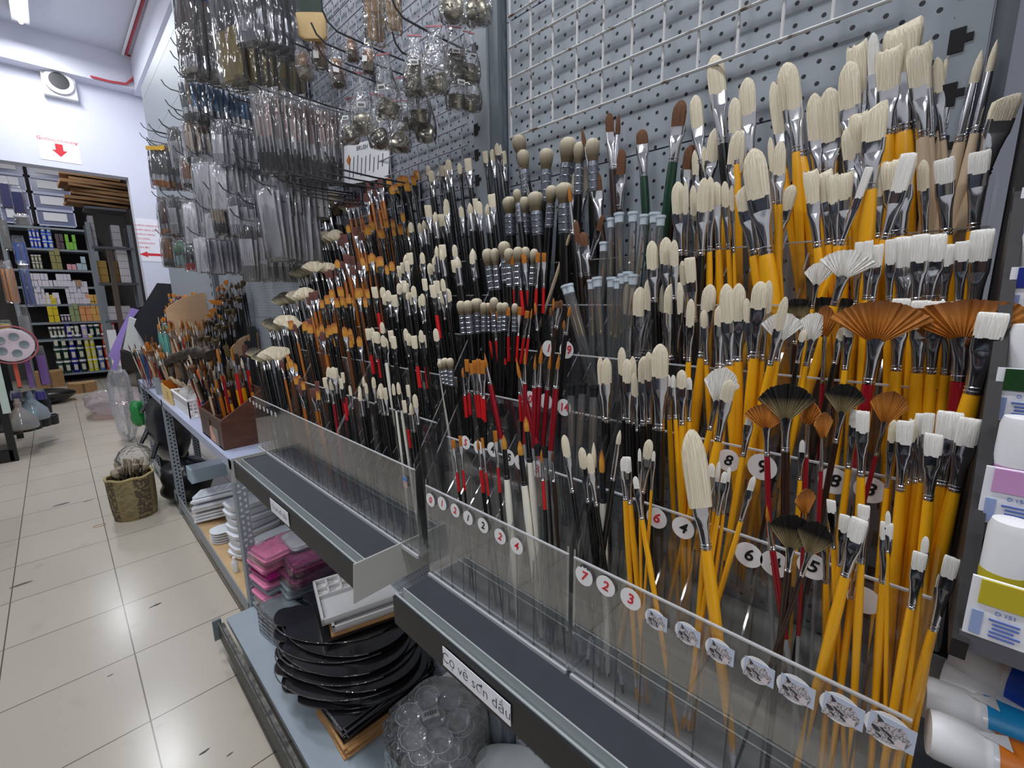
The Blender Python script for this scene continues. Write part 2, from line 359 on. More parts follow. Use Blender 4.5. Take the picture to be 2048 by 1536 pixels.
wire_grid('pale lilac wire grid behind the bagged metal cups', 0.80, 1.64, 1.30, 2.42, 0.043, 0.688, mat('lilac_wire', rgb(176, 172, 190), 0.4), 0.0017)
# trays with black liner and price rail
def tray(label, y0, y1, xl, z, lab_y, endplate):
    t = thing('shelf_tray', label, 'shelf', (0.5, (y0+y1)/2, z)); yc = (y0+y1)/2; L = y1-y0
    MB().box(((xl+0.02+0.70)/2-0.5, 0, -0.012), (0.70-xl-0.02, L, 0.024)).obj('shelf_board', M_post, t, False)
    MB().box(((xl+0.022+0.41)/2-0.5, 0, 0.0015), (0.41-xl-0.022, L-0.004, 0.003)).obj('black_liner', M_trayblk, t, False)
    rl = MB(); rl.box((xl+0.003-0.5, 0, -0.022), (0.003, L, 0.056)); rl.box((xl+0.019-0.5, 0, -0.01), (0.002, L, 0.034)); rl.box((xl+0.011-0.5, 0, -0.02), (0.018, L, 0.002))
    rl.obj('price_rail', M_alu, t, False)
    MB().box((xl-0.0005-0.5, 0, -0.021), (0.004, L-0.004, 0.05)).obj('rail_front', M_black, t, False)
    MB().box((0.4065-0.5, 0, 0.004), (0.005, L-0.004, 0.008)).obj('back_lip', M_alu, t, False)
    if endplate:
        for s_ in (-1, 1): MB().prism([(xl-0.006-0.5, 0.012), (0.69-0.5, 0.012), (0.69-0.5, -0.05), (xl-0.012-0.5, -0.062)], 0, 0.003, M=Matrix(((1, 0, 0, 0), (0, 0, 1, s_*L/2-0.0015), (0, 1, 0, 0), (0, 0, 0, 1)))).obj('end_plate', mat('putty_steel', rgb(176, 176, 170), 0.45), t, False)
    return t, yc
ZT1, ZT2 = 0.919, 0.937
tr1, yc1 = tray('near black-topped shelf tray carrying the two nearest acrylic racks', -0.35, 0.60, 0.325, ZT1, 0, False)
tr2, yc2 = tray('farther black-topped shelf tray carrying the clear racks of fan brushes', 0.69, 1.455, 0.308, ZT2, 0, True)
def shelf_label(tr, yc, z, xl, ya, yb, zc, h, label, tilt=0.0, sz=0.026):
    t = link('shelf_label', None); t.matrix_world = facing((xl-0.0035, (ya+yb)/2, zc), (-1, 0, 0), roll=tilt); tag(t, label, 'label')
    MB().box((0, 0, 0), (abs(yb-ya), h, 0.0008)).obj('paper_strip', M_paper, t, False)
    text_mesh('Cọ vẽ sơn dầu', sz, M_ink, 'handwriting', t, Matrix.Translation((0, 0.0, 0.0006)), bold=-0.0004, ext=0.0001)
p = W(884, 1280, x=0.32); q = W(1020, 1400, x=0.32); p2 = W(882, 1312, x=0.32)
shelf_label(tr1, yc1, ZT1, 0.324, p.y, q.y, ZT1-0.0215, 0.031, 'white handwritten label on the near tray front', 0.0, 0.0225)
p = W(538, 985, x=0.303); q = W(575, 1025, x=0.303)
shelf_label(tr2, yc2, ZT2, 0.307, p.y, q.y, ZT2-0.0225, 0.034, 'white handwritten label on the farther tray front', 0.02, 0.0165)
# bottom shelf: grey steel base with black kick rail
t = thing('base_shelf', 'long grey steel bottom shelf with black front rail near the floor', 'shelf', (0.5, 0.7, 0.0))
MB().box((0.006, 0, 0.145), (0.396, 2.45, 0.022)).obj('shelf_board', mat('base_grey', rgb(150, 162, 172), 0.4, var=0.05, vscale=6), t, False)
k = MB(); k.box((-0.222, 0, 0.128), (0.006, 2.42, 0.075)); k.obj('front_rail', M_black, t, False)
k = MB(); k.box((-0.2115, 0, 0.152), (0.014, 2.42, 0.004)); k.box((-0.2245, 0, 0.163), (0.003, 2.42, 0.008)); k.obj('rail_channel', mat('worn_rail', rgb(120, 118, 112), 0.5, col2=rgb(52, 46, 42), vscale=40), t, False)
MB().box((-0.226, 1.222, 0.128), (0.03, 0.01, 0.085)).obj('end_cap', mat('end_cap_grey', rgb(110, 122, 126), 0.4), t, False)
MB().box((0.02, 0, 0.067), (0.36, 2.40, 0.134)).obj('plinth', mat('plinth_dark', rgb(70, 72, 74), 0.6), t, False)
# ================================================================== acrylic racks and brushes
M_acr = film('acrylic_pane', (0.955, 0.957, 0.96), 0.32, 0.03, haze=0.010)
M_acr2 = film('acrylic_divider', (0.95, 0.952, 0.955), 0.4, 0.05, haze=0.006)
M_edge = film('acrylic_edge', (0.55, 0.55, 0.54), 1.0, 0.3, haze=0.45)
M_dedge = mat('divider_edge_dark', rgb(84, 82, 78), .3)
M_sleeve = film('tube_film', (0.95, 0.955, 0.96), 1.6, 0.06, haze=0.06)
HAIR = {}
def hair(name, c, c2):
    HAIR[name] = mat('hair_'+name, c, 0.62, spec=0.3, vscale=1.0, stretch=(26, 26, 0.9), col2=c2, bump=0.35, bscale=1.0)
hair('cream', rgb(242, 233, 214), rgb(204, 188, 156)); hair('white', rgb(248, 246, 242), rgb(216, 210, 200))
hair('gold', rgb(206, 132, 44), rgb(160, 90, 26)); hair('brown', rgb(128, 84, 54), rgb(78, 48, 30)); hair('plum', rgb(122, 78, 70), rgb(84, 50, 46))
hair('grey', rgb(196, 184, 160), rgb(120, 106, 86)); hair('dark', rgb(64, 50, 38), rgb(20, 15, 12)); hair('olive', rgb(104, 86, 56), rgb(58, 44, 26)); hair('smoke', rgb(186, 186, 178), rgb(96, 96, 90))
def twotone(name, root, tip, z0, z1):
    """hair whose tip has another colour than its root (dyed fibres)"""
    m = mat('hair_'+name, root, 0.6, spec=0.3, vscale=1.0, stretch=(26, 26, 0.9), col2=tuple(v*0.72 for v in root)); n = m.node_tree; b = n.nodes['Principled BSDF']
    src = b.inputs['Base Color'].links[0].from_socket
    t = n.nodes.new('ShaderNodeTexCoord'); s = n.nodes.new('ShaderNodeSeparateXYZ'); n.links.new(t.outputs['Object'], s.inputs[0])
    r = n.nodes.new('ShaderNodeMapRange'); r.inputs[1].default_value = z0; r.inputs[2].default_value = z1; n.links.new(s.outputs['Z'], r.inputs[0])
    x = n.nodes.new('ShaderNodeMix'); x.data_type = 'RGBA'; n.links.new(r.outputs[0], x.inputs['Factor']); n.links.new(src, x.inputs['A']); x.inputs['B'].default_value = (*tip, 1)
    n.links.new(x.outputs['Result'], b.inputs['Base Color']); HAIR[name] = m
twotone('taklon', rgb(214, 150, 58), rgb(140, 66, 22), 0.55, 1.0); twotone('mop', rgb(112, 98, 76), rgb(206, 194, 170), 0.25, 0.95)
twotone('fox', rgb(150, 132, 96), rgb(18, 14, 12), 0.15, 0.6); twotone('ginger', rgb(186, 116, 44), rgb(100, 56, 24), 0.5, 1.05); twotone('badger', rgb(190, 180, 150), rgb(70, 66, 60), 0.2, 0.8)
M_fer = mat('nickel_ferrule', rgb(216, 216, 220), 0.1, metal=1.0); M_gold = mat('brass_ferrule', rgb(222, 186, 110), 0.2, metal=1.0)
M_tape = mat('silver_tape', rgb(120, 124, 134), 0.28, metal=0.55); M_tapewire = mat('tape_wire', rgb(226, 228, 234), 0.2, metal=1.0); M_bfer = mat('black_ferrule', rgb(26, 26, 28), 0.25, coat=0.4)
M_yel = mat('yellow_lacquer', rgb(240, 172, 22), 0.32, coat=0.3, var=0.05, vscale=9); M_blk = mat('black_lacquer', rgb(17, 17, 18), 0.25, coat=0.4); M_nat = mat('bare_wood', rgb(196, 174, 146), 0.6, var=0.08, vscale=30, stretch=(1, 1, 0.1))
M_mrn = mat('maroon_lacquer', rgb(140, 14, 30), 0.28, coat=0.4); M_sil = mat('silver_lacquer', rgb(168, 172, 178), 0.3, metal=0.3); M_rd = mat('red_lacquer', rgb(200, 20, 26), 0.3, coat=0.4)
M_wht = mat('white_lacquer', rgb(232, 228, 214), 0.4); M_brn = mat('brown_lacquer', rgb(96, 52, 22), 0.35, coat=0.3); M_org = mat('amber_lacquer', rgb(170, 96, 28), 0.3, coat=0.4); M_grn = mat('green_lacquer', rgb(18, 58, 40), 0.3, coat=0.4); M_dkb = mat('umber_lacquer', rgb(44, 26, 20), 0.3, coat=0.3)
BR = {}; FE = {}; HA = {}
def bristle(kind, hmat):
    key = (kind, hmat)
    if key in BR: return BR[key]
    out = []
    for v in range(3):
        rn = random.Random(hash(kind) % 1000 + v) if False else random.Random(len(kind)*17 + v*5 + sum(map(ord, kind)))
        m = MB(); N = 30
        if kind == 'filbert': m.loft([(0, .46, .15, 3, 0), (.25, .49, .17, 2.8, 0), (.55, .5, .165, 2.6, 0), (.74, .46, .14, 2.4, 0), (.87, .36, .10, 2.2, .01), (.95, .23, .06, 2, .015), (1.0, .08, .02, 2, .02)], N, jit=.035, rnd=rn, ragged=.012)
        elif kind == 'flat': m.loft([(0, .46, .15, 4, 0), (.4, .49, .16, 4, 0), (.8, .5, .13, 4, 0), (.93, .49, .10, 3.5, 0), (1.0, .46, .05, 3, 0)], N, jit=.035, rnd=rn, ragged=.03)
        elif kind == 'angle': m.loft([(0, .46, .15, 4, 0), (.4, .49, .16, 4, 0), (.72, .5, .13, 4, .02), (.86, .36, .09, 3, .13), (1.0, .13, .03, 2.5, .33)], N, jit=.035, rnd=rn, ragged=.02)
        elif kind == 'worn': m.loft([(0, .44, .15, 4, 0), (.4, .49, .17, 4, 0), (.75, .56, .16, 3.5, .03), (.92, .55, .12, 3, .05), (1.0, .47, .05, 2.6, .06)], N, jit=.06, rnd=rn, ragged=.085)
        elif kind == 'round': m.loft([(0, .40, .40, 2, 0), (.2, .5, .5, 2, 0), (.5, .47, .47, 2, 0), (.75, .33, .33, 2, .01), (.92, .15, .15, 2, .02), (1.0, .03, .03, 2, .03)], 18, jit=.04, rnd=rn)
        elif kind == 'liner': m.loft([(0, .42, .42, 2, 0), (.25, .5, .5, 2, 0), (.6, .3, .3, 2, .05), (.85, .12, .12, 2, .12), (1.0, .03, .03, 2, .16)], 12, jit=.03, rnd=rn)
        elif kind == 'mop': m.loft([(0, .30, .30, 2, 0), (.2, .36, .36, 2, 0), (.5, .47, .47, 2, 0), (.72, .5, .5, 2, 0), (.88, .42, .42, 2, 0), (.96, .28, .28, 2, 0), (1.0, .10, .10, 2, 0)], 34, jit=.07, rnd=rn, ragged=.02)
        elif kind == 'fan':
            na, nr = 44, 7; A = 1.02; front = []; back = []
            fl = [rn.uniform(-.025, .02) for _ in range(na)]; wv = [rn.uniform(-.006, .006) for _ in range(na)]
            for i in range(nr):
                f_ = i/(nr-1); rf = []; rb = []
                for j in range(na):
                    a = -A + 2*A*j/(na-1); r = .16 + (1.0 + (fl[j] if i >= nr-2 else 0) - .16)*f_
                    x = math.sin(a)*r*.56; z = (math.cos(a*.93)*r - .15)/.85
                    d = (.05*(1-f_) + .018*f_)*(1+.35*math.sin(j*2.1)) ; wob = wv[j]*f_*3
                    rf.append(Vector((x, d+wob, z))); rb.append(Vector((x, -d+wob, z)))
                front.append(rf); back.append(rb)
            m.sheet(front); m.sheet(back)
            m.sheet([front[-1], back[-1]]); m.sheet([[r[0] for r in front], [r[0] for r in back]]); m.sheet([[r[-1] for r in front], [r[-1] for r in back]])
        out.append(m.mesh('bristles_'+kind, HAIR[hmat], angle=60))
    BR[key] = out; return out
def ferrule(kind, fm):
    key = (kind, fm.name)
    if key in FE: return FE[key]
    m = MB(); B = .5
    rg = lambda k: [(0, B, B, 2, 0), (.02, B, B, 2, 0), (.035, B*1.09, B*1.09, 2, 0), (.055, B*1.09, B*1.09, 2, 0), (.07, B*.97, B*.97, 2, 0), (.085, B*.97, B*.97, 2, 0), (.10, B*1.08, B*1.08, 2, 0), (.12, B*1.08, B*1.08, 2, 0), (.135, B*.98, B*.98, 2, 0)]
    if kind == 'flat':     # unit: bottom diameter 1, top half width .80 (ratio fr .62)
        m.loft(rg(0) + [(.45, .56, .46, 2.2, 0), (.66, .68, .34, 2.6, 0), (.74, .76, .26, 3.4, 0), (.76, .775, .245, 4, 0), (1.0, .80, .235, 4.5, 0)], 24)
    elif kind == 'round': m.loft(rg(0) + [(.5, .48, .48, 2, 0), (1.0, .40, .40, 2, 0)], 18)
    elif kind == 'cone': m.loft(rg(0) + [(.5, .42, .42, 2, 0), (1.0, .22, .22, 2, 0)], 14)
    elif kind == 'fan': m.loft(rg(0) + [(.5, .5, .44, 2.2, 0), (.78, .62, .28, 3, 0), (.9, .72, .2, 3.5, 0), (1.0, .80, .16, 4, 0)], 20)
    elif kind == 'tape':
        s = [(0, .52, .52, 2, 0)]; z = .1
        while z < .95: s += [(z-.02, .53, .53, 2, 0), (z, .575, .575, 2, 0), (z+.02, .53, .53, 2, 0)]; z += .25
        m.loft(s + [(1.0, .50, .50, 2, 0)], 20)
        for i in range(len(s)-1):
            pass
    me = m.mesh('ferrule_'+kind, [fm, M_tapewire] if kind == 'tape' else fm, angle=50)
    if kind == 'tape':
        for p in me.polygons:
            zc = p.center.z
            if any(abs(zc-q) < .021 for q in (.1, .35, .6, .85)) and abs(p.normal.z) < .99: p.material_index = 1
    FE[key] = me; return me
def handle(style):
    if style in HA: return HA[style]
    big = [(.5, 0), (.53, -.03), (.60, -.12), (.62, -.2), (.55, -.36), (.49, -.55), (.43, -.8), (.36, -.97), (.25, -.995), (.05, -1)]
    slim = [(.5, 0), (.52, -.04), (.55, -.1), (.52, -.25), (.47, -.5), (.40, -.8), (.31, -.97), (.2, -.995), (.04, -1)]
    sty = {'yellow': (M_yel, None, 0, big), 'black': (M_blk, None, 0, slim), 'natural': (M_nat, None, 0, big), 'maroon_silver': (M_mrn, M_sil, .33, slim), 'red_black': (M_rd, M_blk, .16, slim), 'white': (M_wht, None, 0, big), 'black_white': (M_wht, None, 0, big),
           'brown': (M_brn, None, 0, slim), 'amber': (M_org, None, 0, slim), 'green': (M_grn, None, 0, slim), 'umber': (M_dkb, None, 0, slim), 'green_silver': (M_grn, M_sil, .42, slim), 'wine': (M_mrn, None, 0, slim)}[style]
    pr = list(sty[3])
    if sty[1]:
        k = sty[2]; pr2 = []
        for i in range(len(pr)-1):
            pr2.append(pr[i])
            if pr[i][1] > -k > pr[i+1][1]:
                f_ = (-k-pr[i][1])/(pr[i+1][1]-pr[i][1]); pr2.append((pr[i][0]+f_*(pr[i+1][0]-pr[i][0]), -k))
        pr = pr2 + [pr[-1]]
    m = MB().lathe(pr, 16); me = m.mesh('handle_'+style, [sty[0]] + ([sty[1]] if sty[1] else []), angle=60)
    if sty[1]:
        for p in me.polygons: p.material_index = 0 if p.center.z > -sty[2] else 1
    HA[style] = me; return me
# kind: bristles, hair, ferrule, ferrule material, handle, ferrule diameter / hair width, words
K = {
 'yf': ('filbert', 'cream', 'flat', M_fer, 'yellow', .62, 'cream filbert brush with yellow handle'), 'yl': ('flat', 'white', 'flat', M_fer, 'yellow', .62, 'white flat brush with yellow handle'),
 'yw': ('worn', 'cream', 'flat', M_fer, 'yellow', .62, 'ragged cream brush with yellow handle'), 'ya': ('angle', 'cream', 'flat', M_fer, 'yellow', .62, 'slanted cream brush with yellow handle'),
 'yr': ('filbert', 'white', 'flat', M_fer, 'yellow', .8, 'slim white brush with yellow handle'), 'yg': ('filbert', 'cream', 'flat', M_fer, 'yellow', .42, 'huge cream filbert brush with yellow handle'),
 'nf': ('filbert', 'cream', 'flat', M_fer, 'natural', .62, 'cream filbert brush with bare wood handle'), 'nl': ('worn', 'cream', 'flat', M_fer, 'natural', .62, 'ragged cream brush with bare wood handle'), 'nr': ('round', 'cream', 'round', M_fer, 'natural', 1.25, 'pointed cream brush with bare wood handle'), 'na': ('angle', 'cream', 'flat', M_fer, 'natural', .62, 'slanted cream brush with bare wood handle'),
 'kf': ('filbert', 'cream', 'flat', M_fer, 'black', .62, 'cream filbert brush with black handle'), 'kl': ('flat', 'cream', 'flat', M_fer, 'black', .62, 'cream flat brush with black handle'), 'kr': ('round', 'cream', 'round', M_fer, 'black', 1.15, 'pointed cream brush with black handle'),
 'kb': ('filbert', 'cream', 'flat', M_bfer, 'black', .62, 'cream filbert brush with black ferrule'), 'ks': ('flat', 'cream', 'flat', M_bfer, 'black', .62, 'cream flat brush with black ferrule'), 'kw': ('filbert', 'cream', 'flat', M_bfer, 'white', .62, 'cream filbert brush with white handle'), 'kd': ('flat', 'cream', 'flat', M_bfer, 'red_black', .62, 'cream flat brush with red-banded handle'),
 'gm': ('mop', 'mop', 'tape', M_tape, 'black', .72, 'grey mop brush with taped neck'),
 'rl': ('flat', 'gold', 'flat', M_fer, 'red_black', .70, 'golden flat brush with red-banded handle'), 'rr': ('round', 'gold', 'cone', M_fer, 'red_black', 1.3, 'golden pointed brush with red-banded handle'),
 'mr': ('liner', 'gold', 'cone', M_fer, 'maroon_silver', 1.5, 'golden liner brush with maroon and silver handle'), 'wr': ('round', 'taklon', 'round', M_bfer, 'white', 1.1, 'golden round brush with white handle'),
 'of': ('fan', 'ginger', 'fan', M_fer, 'maroon_silver', .125, 'ginger fan brush with maroon handle'), 'df': ('fan', 'fox', 'fan', M_fer, 'umber', .15, 'black-tipped fan brush with dark handle'), 'wf': ('fan', 'white', 'fan', M_fer, 'yellow', .16, 'white fan brush with yellow handle'),
 'sq': ('filbert', 'brown', 'flat', M_fer, 'umber', .7, 'brown hair brush with dark handle'), 'sg': ('filbert', 'brown', 'flat', M_fer, 'green', .7, 'brown hair brush with green handle'), 'sp': ('round', 'brown', 'cone', M_fer, 'umber', 1.2, 'pointed brown brush with dark handle'),
 'gr': ('round', 'gold', 'cone', M_fer, 'black', 1.2, 'golden pointed brush with black handle'), 'gt': ('liner', 'gold', 'cone', M_gold, 'green_silver', 1.5, 'thin green brush sealed in clear capped tube'),
 'tf': ('filbert', 'taklon', 'flat', M_bfer, 'black', .64, 'amber filbert brush with black handle'), 'tl': ('flat', 'taklon', 'flat', M_bfer, 'black', .64, 'amber flat brush with black handle'), 'pl': ('flat', 'plum', 'flat', M_fer, 'amber', .62, 'plum flat brush with amber handle'), 'pf': ('filbert', 'plum', 'flat', M_fer, 'amber', .62, 'plum filbert brush with amber handle'),
 'cf': ('fan', 'cream', 'fan', M_fer, 'black', .15, 'cream fan brush with black handle'), 'bf': ('fan', 'badger', 'fan', M_fer, 'black', .15, 'grey fan brush with black handle'), 'om': ('mop', 'olive', 'round', M_fer, 'black', .5, 'dark mop brush with black handle'), 'tb': ('filbert', 'taklon', 'flat', M_fer, 'brown', .64, 'amber filbert brush with brown handle'),
 'wn': ('filbert', 'cream', 'flat', M_fer, 'wine', .62, 'cream filbert brush with wine handle'),
}
RECS = []
def brush(kind, T, Fb, w, hf, zb, rack, tier, twist=None, tube=False):
    bk, hm, fk, fm, hs, fr, desc = K[kind]
    T = Vector(T); Fb = Vector(Fb); u = (T-Fb).normalized(); L = (T-Fb).length
    Lh = min(max((Fb.z-zb)/max(u.z, .3), .04), .36)
    base = Fb - u*Lh
    tc_ = (CAM-(T+Fb)/2); X = u.cross(tc_).normalized()
    if X.dot(AX_R) < 0: X = -X
    Y = u.cross(X)
    tw = R_.uniform(-.28, .28) if twist is None else twist
    X2 = X*math.cos(tw) + Y*math.sin(tw); Y2 = u.cross(X2)
    root = link({'filbert': 'filbert_brush', 'flat': 'flat_brush', 'angle': 'angled_brush', 'worn': 'ragged_brush', 'round': 'round_brush', 'liner': 'liner_brush', 'mop': 'mop_brush', 'fan': 'fan_brush'}[bk], None); root.empty_display_size = .01
    root.matrix_world = Matrix(((X2.x, Y2.x, u.x, base.x), (X2.y, Y2.y, u.y, base.y), (X2.z, Y2.z, u.z, base.z), (0, 0, 0, 1)))
    hl = L*hf; fl = L-hl; fd = w*fr
    link('bristles', R_.choice(bristle(bk, hm)), root, (0, 0, Lh+fl-.002), None, (w, w*(.9 if bk == 'fan' else 1.0), hl+.002))
    link('ferrule', ferrule(fk, fm), root, (0, 0, Lh), None, (fd, fd, fl))
    link('handle', handle(hs), root, (0, 0, Lh), None, (fd*.98, fd*.98, Lh))
    RECS.append([root, desc, rack, tier, T, kind, tube])
    return root, Lh, fl, hl, fd
RACKN = {1: 'nearest rack', 2: 'second rack', 3: 'middle rack', 4: 'fourth rack', 5: 'farthest rack'}
TIERN = ['front tier', 'second tier', 'third tier', 'fourth tier', 'fifth tier', 'top tier']
def name_brushes():
    from collections import defaultdict
    g = defaultdict(list)
    for r in RECS: g[(r[1], r[2], r[3])].append(r)
    for (desc, rack, tier), l in g.items():
        def px(r): v = r[4]-CAM; return v.dot(AX_R)/v.dot(AX_F)
        l.sort(key=px)
        for i, r in enumerate(l):
            w = '' if len(l) == 1 else (', %s from left' % ORD[i])
            tag(r[0], '%s%s, %s, %s' % (desc, w, TIERN[tier], RACKN[rack]), {'fan': 'fan brush', 'mop': 'mop brush', 'liner': 'liner brush', 'round': 'round brush', 'flat': 'flat brush'}.get(K[r[5]][0], 'paintbrush'), desc.split(' with')[0].replace('brush', 'brushes')+' in the racks')

# ---- racks: six stepped tiers of compartments
DX, DZ = .05, .0746
def xt(r): return .40 + DX*r
def zb_(rack, r): return (.926 if rack < 3 else .945) + DZ*r
def rack(idx, y0, y1, ncomp, label, ntier=6):
    zb0 = zb_(idx, 0)-.003; t = thing('acrylic_rack', label, 'brush rack', (.40, (y0+y1)/2, zb0-.003), 0, 'clear acrylic brush racks'); yc = (y0+y1)/2; L = y1-y0
    P = lambda x, y, z: (x-.40, y-yc, z-(zb0-.003))
    MB().box(P(.55, yc, zb0-.0015), (.296, L, .003)).obj('base_plate', mat('dusty_acrylic', rgb(150, 150, 146), 0.5, var=.1, vscale=25), t, False)
    H = .166
    for r in range(ntier):
        zz0 = zb0 + DZ*r; m = MB().box(P(xt(r), yc, zz0+H/2), (.0028, L-.001, H)); m.obj('front_pane', M_acr, t, False)
        MB().box(P(xt(r), yc, zz0+H+.0009), (.003, L-.001, .0018)).obj('pane_edge', M_edge, t, False)
        if r: MB().box(P(xt(r)+.025, yc, zz0-.0015), (.05, L-.004, .003)).obj('step_plate', M_acr2, t, False)
        for k in range(1, ncomp):
            y = y0 + L*k/ncomp; a, b2 = P(xt(r)+.002, y, zz0), P(xt(r)+.048, y, zz0+H)
            MB().prism([(a[0], a[2]), (b2[0], a[2]), (b2[0], b2[2]+.02), (a[0], b2[2]-.035)], -.001, .001, M=Matrix(((1, 0, 0, 0), (0, 0, 1, a[1]), (0, 1, 0, 0), (0, 0, 0, 1)))).obj('divider', M_acr2, t, False)
            if r < 3: MB().box((a[0]+.0002, a[1], a[2]+(H-.035)/2), (.0012, .0018, H-.035)).obj('divider_edge', M_dedge, t, False)
    for s_, y in ((0, y0+.0015), (1, y1-.0015)):
        a = P(.399, y, zb0)
        poly = [(0, a[2]), (.296, a[2]), (.296, a[2]+DZ*5+.23), (.25, a[2]+DZ*5+.2), (0, a[2]+H+.012)]
        MB().prism(poly, -.0015, .0015, M=Matrix(((1, 0, 0, 0), (0, 0, 1, a[1]), (0, 1, 0, 0), (0, 0, 0, 1)))).obj('end_panel', M_acr2, t, False)
    MB().box(P(.397, yc, zb0+.001), (.004, L, .006)).obj('glue_seam', M_edge, t, False)
    return t, P
RK = {}
RK[1] = rack(1, -.017, .292, 10, 'clear acrylic rack of mostly yellow-handled brushes, nearest the camera')
RK[2] = rack(2, .299, .603, 10, 'clear acrylic rack with grey mops and capped tubes beside the nearest rack')
RK[3] = rack(3, .634, .931, 10, 'clear acrylic rack of cream brushes with a small photo sticker')
RK[4] = rack(4, .934, 1.231, 10, 'clear acrylic rack of amber and plum brushes between two others')
RK[5] = rack(5, 1.234, 1.535, 10, 'clear acrylic rack of fan brushes next to the wooden box')
# round number stickers on the panes
M_stk = mat('sticker_white', rgb(242, 240, 240), 0.6)
def sticker(ri, tier, px, py, txt, ink, rpx=20, torn=False):
    t, P = RK[ri]; p = W(px, py, x=xt(tier)-.0018); dep = (p-CAM).dot(AX_F); r = rpx*dep/F_PX*1.08
    q = P(*p); m = MB()
    a0 = 0; poly = []
    for k in range(28):
        a = 2*PI*k/28; rr_ = r*(.82 if torn and 4 < k < 11 and k % 2 else 1); poly.append((rr_*math.cos(a), rr_*math.sin(a)))
    o = m.prism(poly, 0, .0003).obj('number_sticker', M_stk, t, False); o.matrix_local = facing(q, (-1, 0, 0))
    if txt: text_mesh(txt, r*1.35, M_red if ink == 'r' else M_ink, 'number', o, Matrix.Translation((0, 0, .0005)) @ Matrix.Rotation(R_.uniform(-.15, .15), 4, 'Z'), bold=r*.03, ext=.0001, shear=.15)
for a in [(1, 0, 1168, 1152, '7', 'r', 19, True), (1, 0, 1211, 1172, '2', 'r', 20), (1, 0, 1261, 1198, '3', 'r', 21), (2, 0, 861, 1000, '0', 'r', 13), (2, 0, 884, 1007, '1', 'r', 13), (2, 0, 910, 1021, '2', 'r', 13), (2, 0, 936, 1036, '1', 'k', 13.5), (2, 0, 966, 1051, '2', 'k', 14.5), (2, 0, 1000, 1073, '2', 'r', 15), (2, 0, 1033, 1092, '4', 'r', 16),
          (1, 1, 1313, 1036, '6', 'r', 20), (1, 1, 1366, 1056, '4', 'k', 21), (1, 1, 1497, 1110, '6', 'k', 24), (1, 1, 1550, 1128, '4', 'k', 25), (1, 1, 1625, 1133, '5', 'k', 25), (1, 1, 1728, 1200, '', 'k', 26), (2, 1, 931, 885, '5', 'r', 13), (2, 1, 957, 895, '6', 'r', 13), (2, 1, 985, 899, '4', 'k', 14), (2, 1, 1018, 915, '5', 'k', 15), (2, 1, 1074, 938, '3', 'r', 16), (2, 1, 1041, 925, '8', 'r', 15),
          (1, 2, 1456, 921, '8', 'k', 21), (1, 2, 1524, 934, '9', 'k', 25), (1, 2, 1668, 962, '8', 'k', 25), (1, 2, 1740, 980, '3', 'k', 25), (2, 2, 1060, 798, '0', 'r', 15), (2, 2, 1092, 803, '1', 'r', 15), (2, 2, 1128, 815, '14', 'r', 16), (2, 3, 1097, 697, '1', 'r', 15), (2, 3, 1133, 700, '19', 'r', 16),
          (5, 0, 500, 800, '0', 'k', 4), (5, 0, 507, 806, '7', 'k', 4), (5, 0, 513, 810, '6', 'k', 4.5), (5, 0, 520, 814, '0', 'k', 4.5), (5, 0, 528, 818, '8', 'k', 4.5), (5, 0, 535, 822, '2', 'k', 4.5), (5, 0, 543, 826, '4', 'k', 4.5), (5, 0, 551, 829, '5', 'k', 4.5)]: sticker(*a)
# pale photo stickers of a grey tabby kitten along the nearest front pane
mk = bpy.data.materials.new('kitten_print'); mk.use_nodes = True; n = mk.node_tree; b = n.nodes['Principled BSDF']; b.inputs['Roughness'].default_value = .5
t_ = n.nodes.new('ShaderNodeTexCoord'); mp = n.nodes.new('ShaderNodeMapping'); n.links.new(t_.outputs['Object'], mp.inputs[0]); mp.inputs['Rotation'].default_value = (0, 0, .7); mp.inputs['Scale'].default_value = (1, 1, 0)
wv = n.nodes.new('ShaderNodeTexWave'); wv.inputs['Scale'].default_value = 80; wv.inputs['Distortion'].default_value = 14; wv.inputs['Detail'].default_value = 4; wv.inputs['Detail Scale'].default_value = 4; n.links.new(mp.outputs[0], wv.inputs[0])
cr = n.nodes.new('ShaderNodeValToRGB'); e = cr.color_ramp.elements; e[0].position = .0; e[0].color = (*rgb(112, 106, 110), 1); e[1].position = .75; e[1].color = (*rgb(206, 198, 202), 1)
n.links.new(wv.outputs['Fac'], cr.inputs[0]); n.links.new(cr.outputs[0], b.inputs['Base Color'])
M_catd = mat('kitten_dark', rgb(64, 60, 64), .6); M_catp = mat('kitten_pale', rgb(222, 210, 212), .6); M_sky = mat('print_blue', rgb(198, 206, 226), .5)
t, P = RK[1]
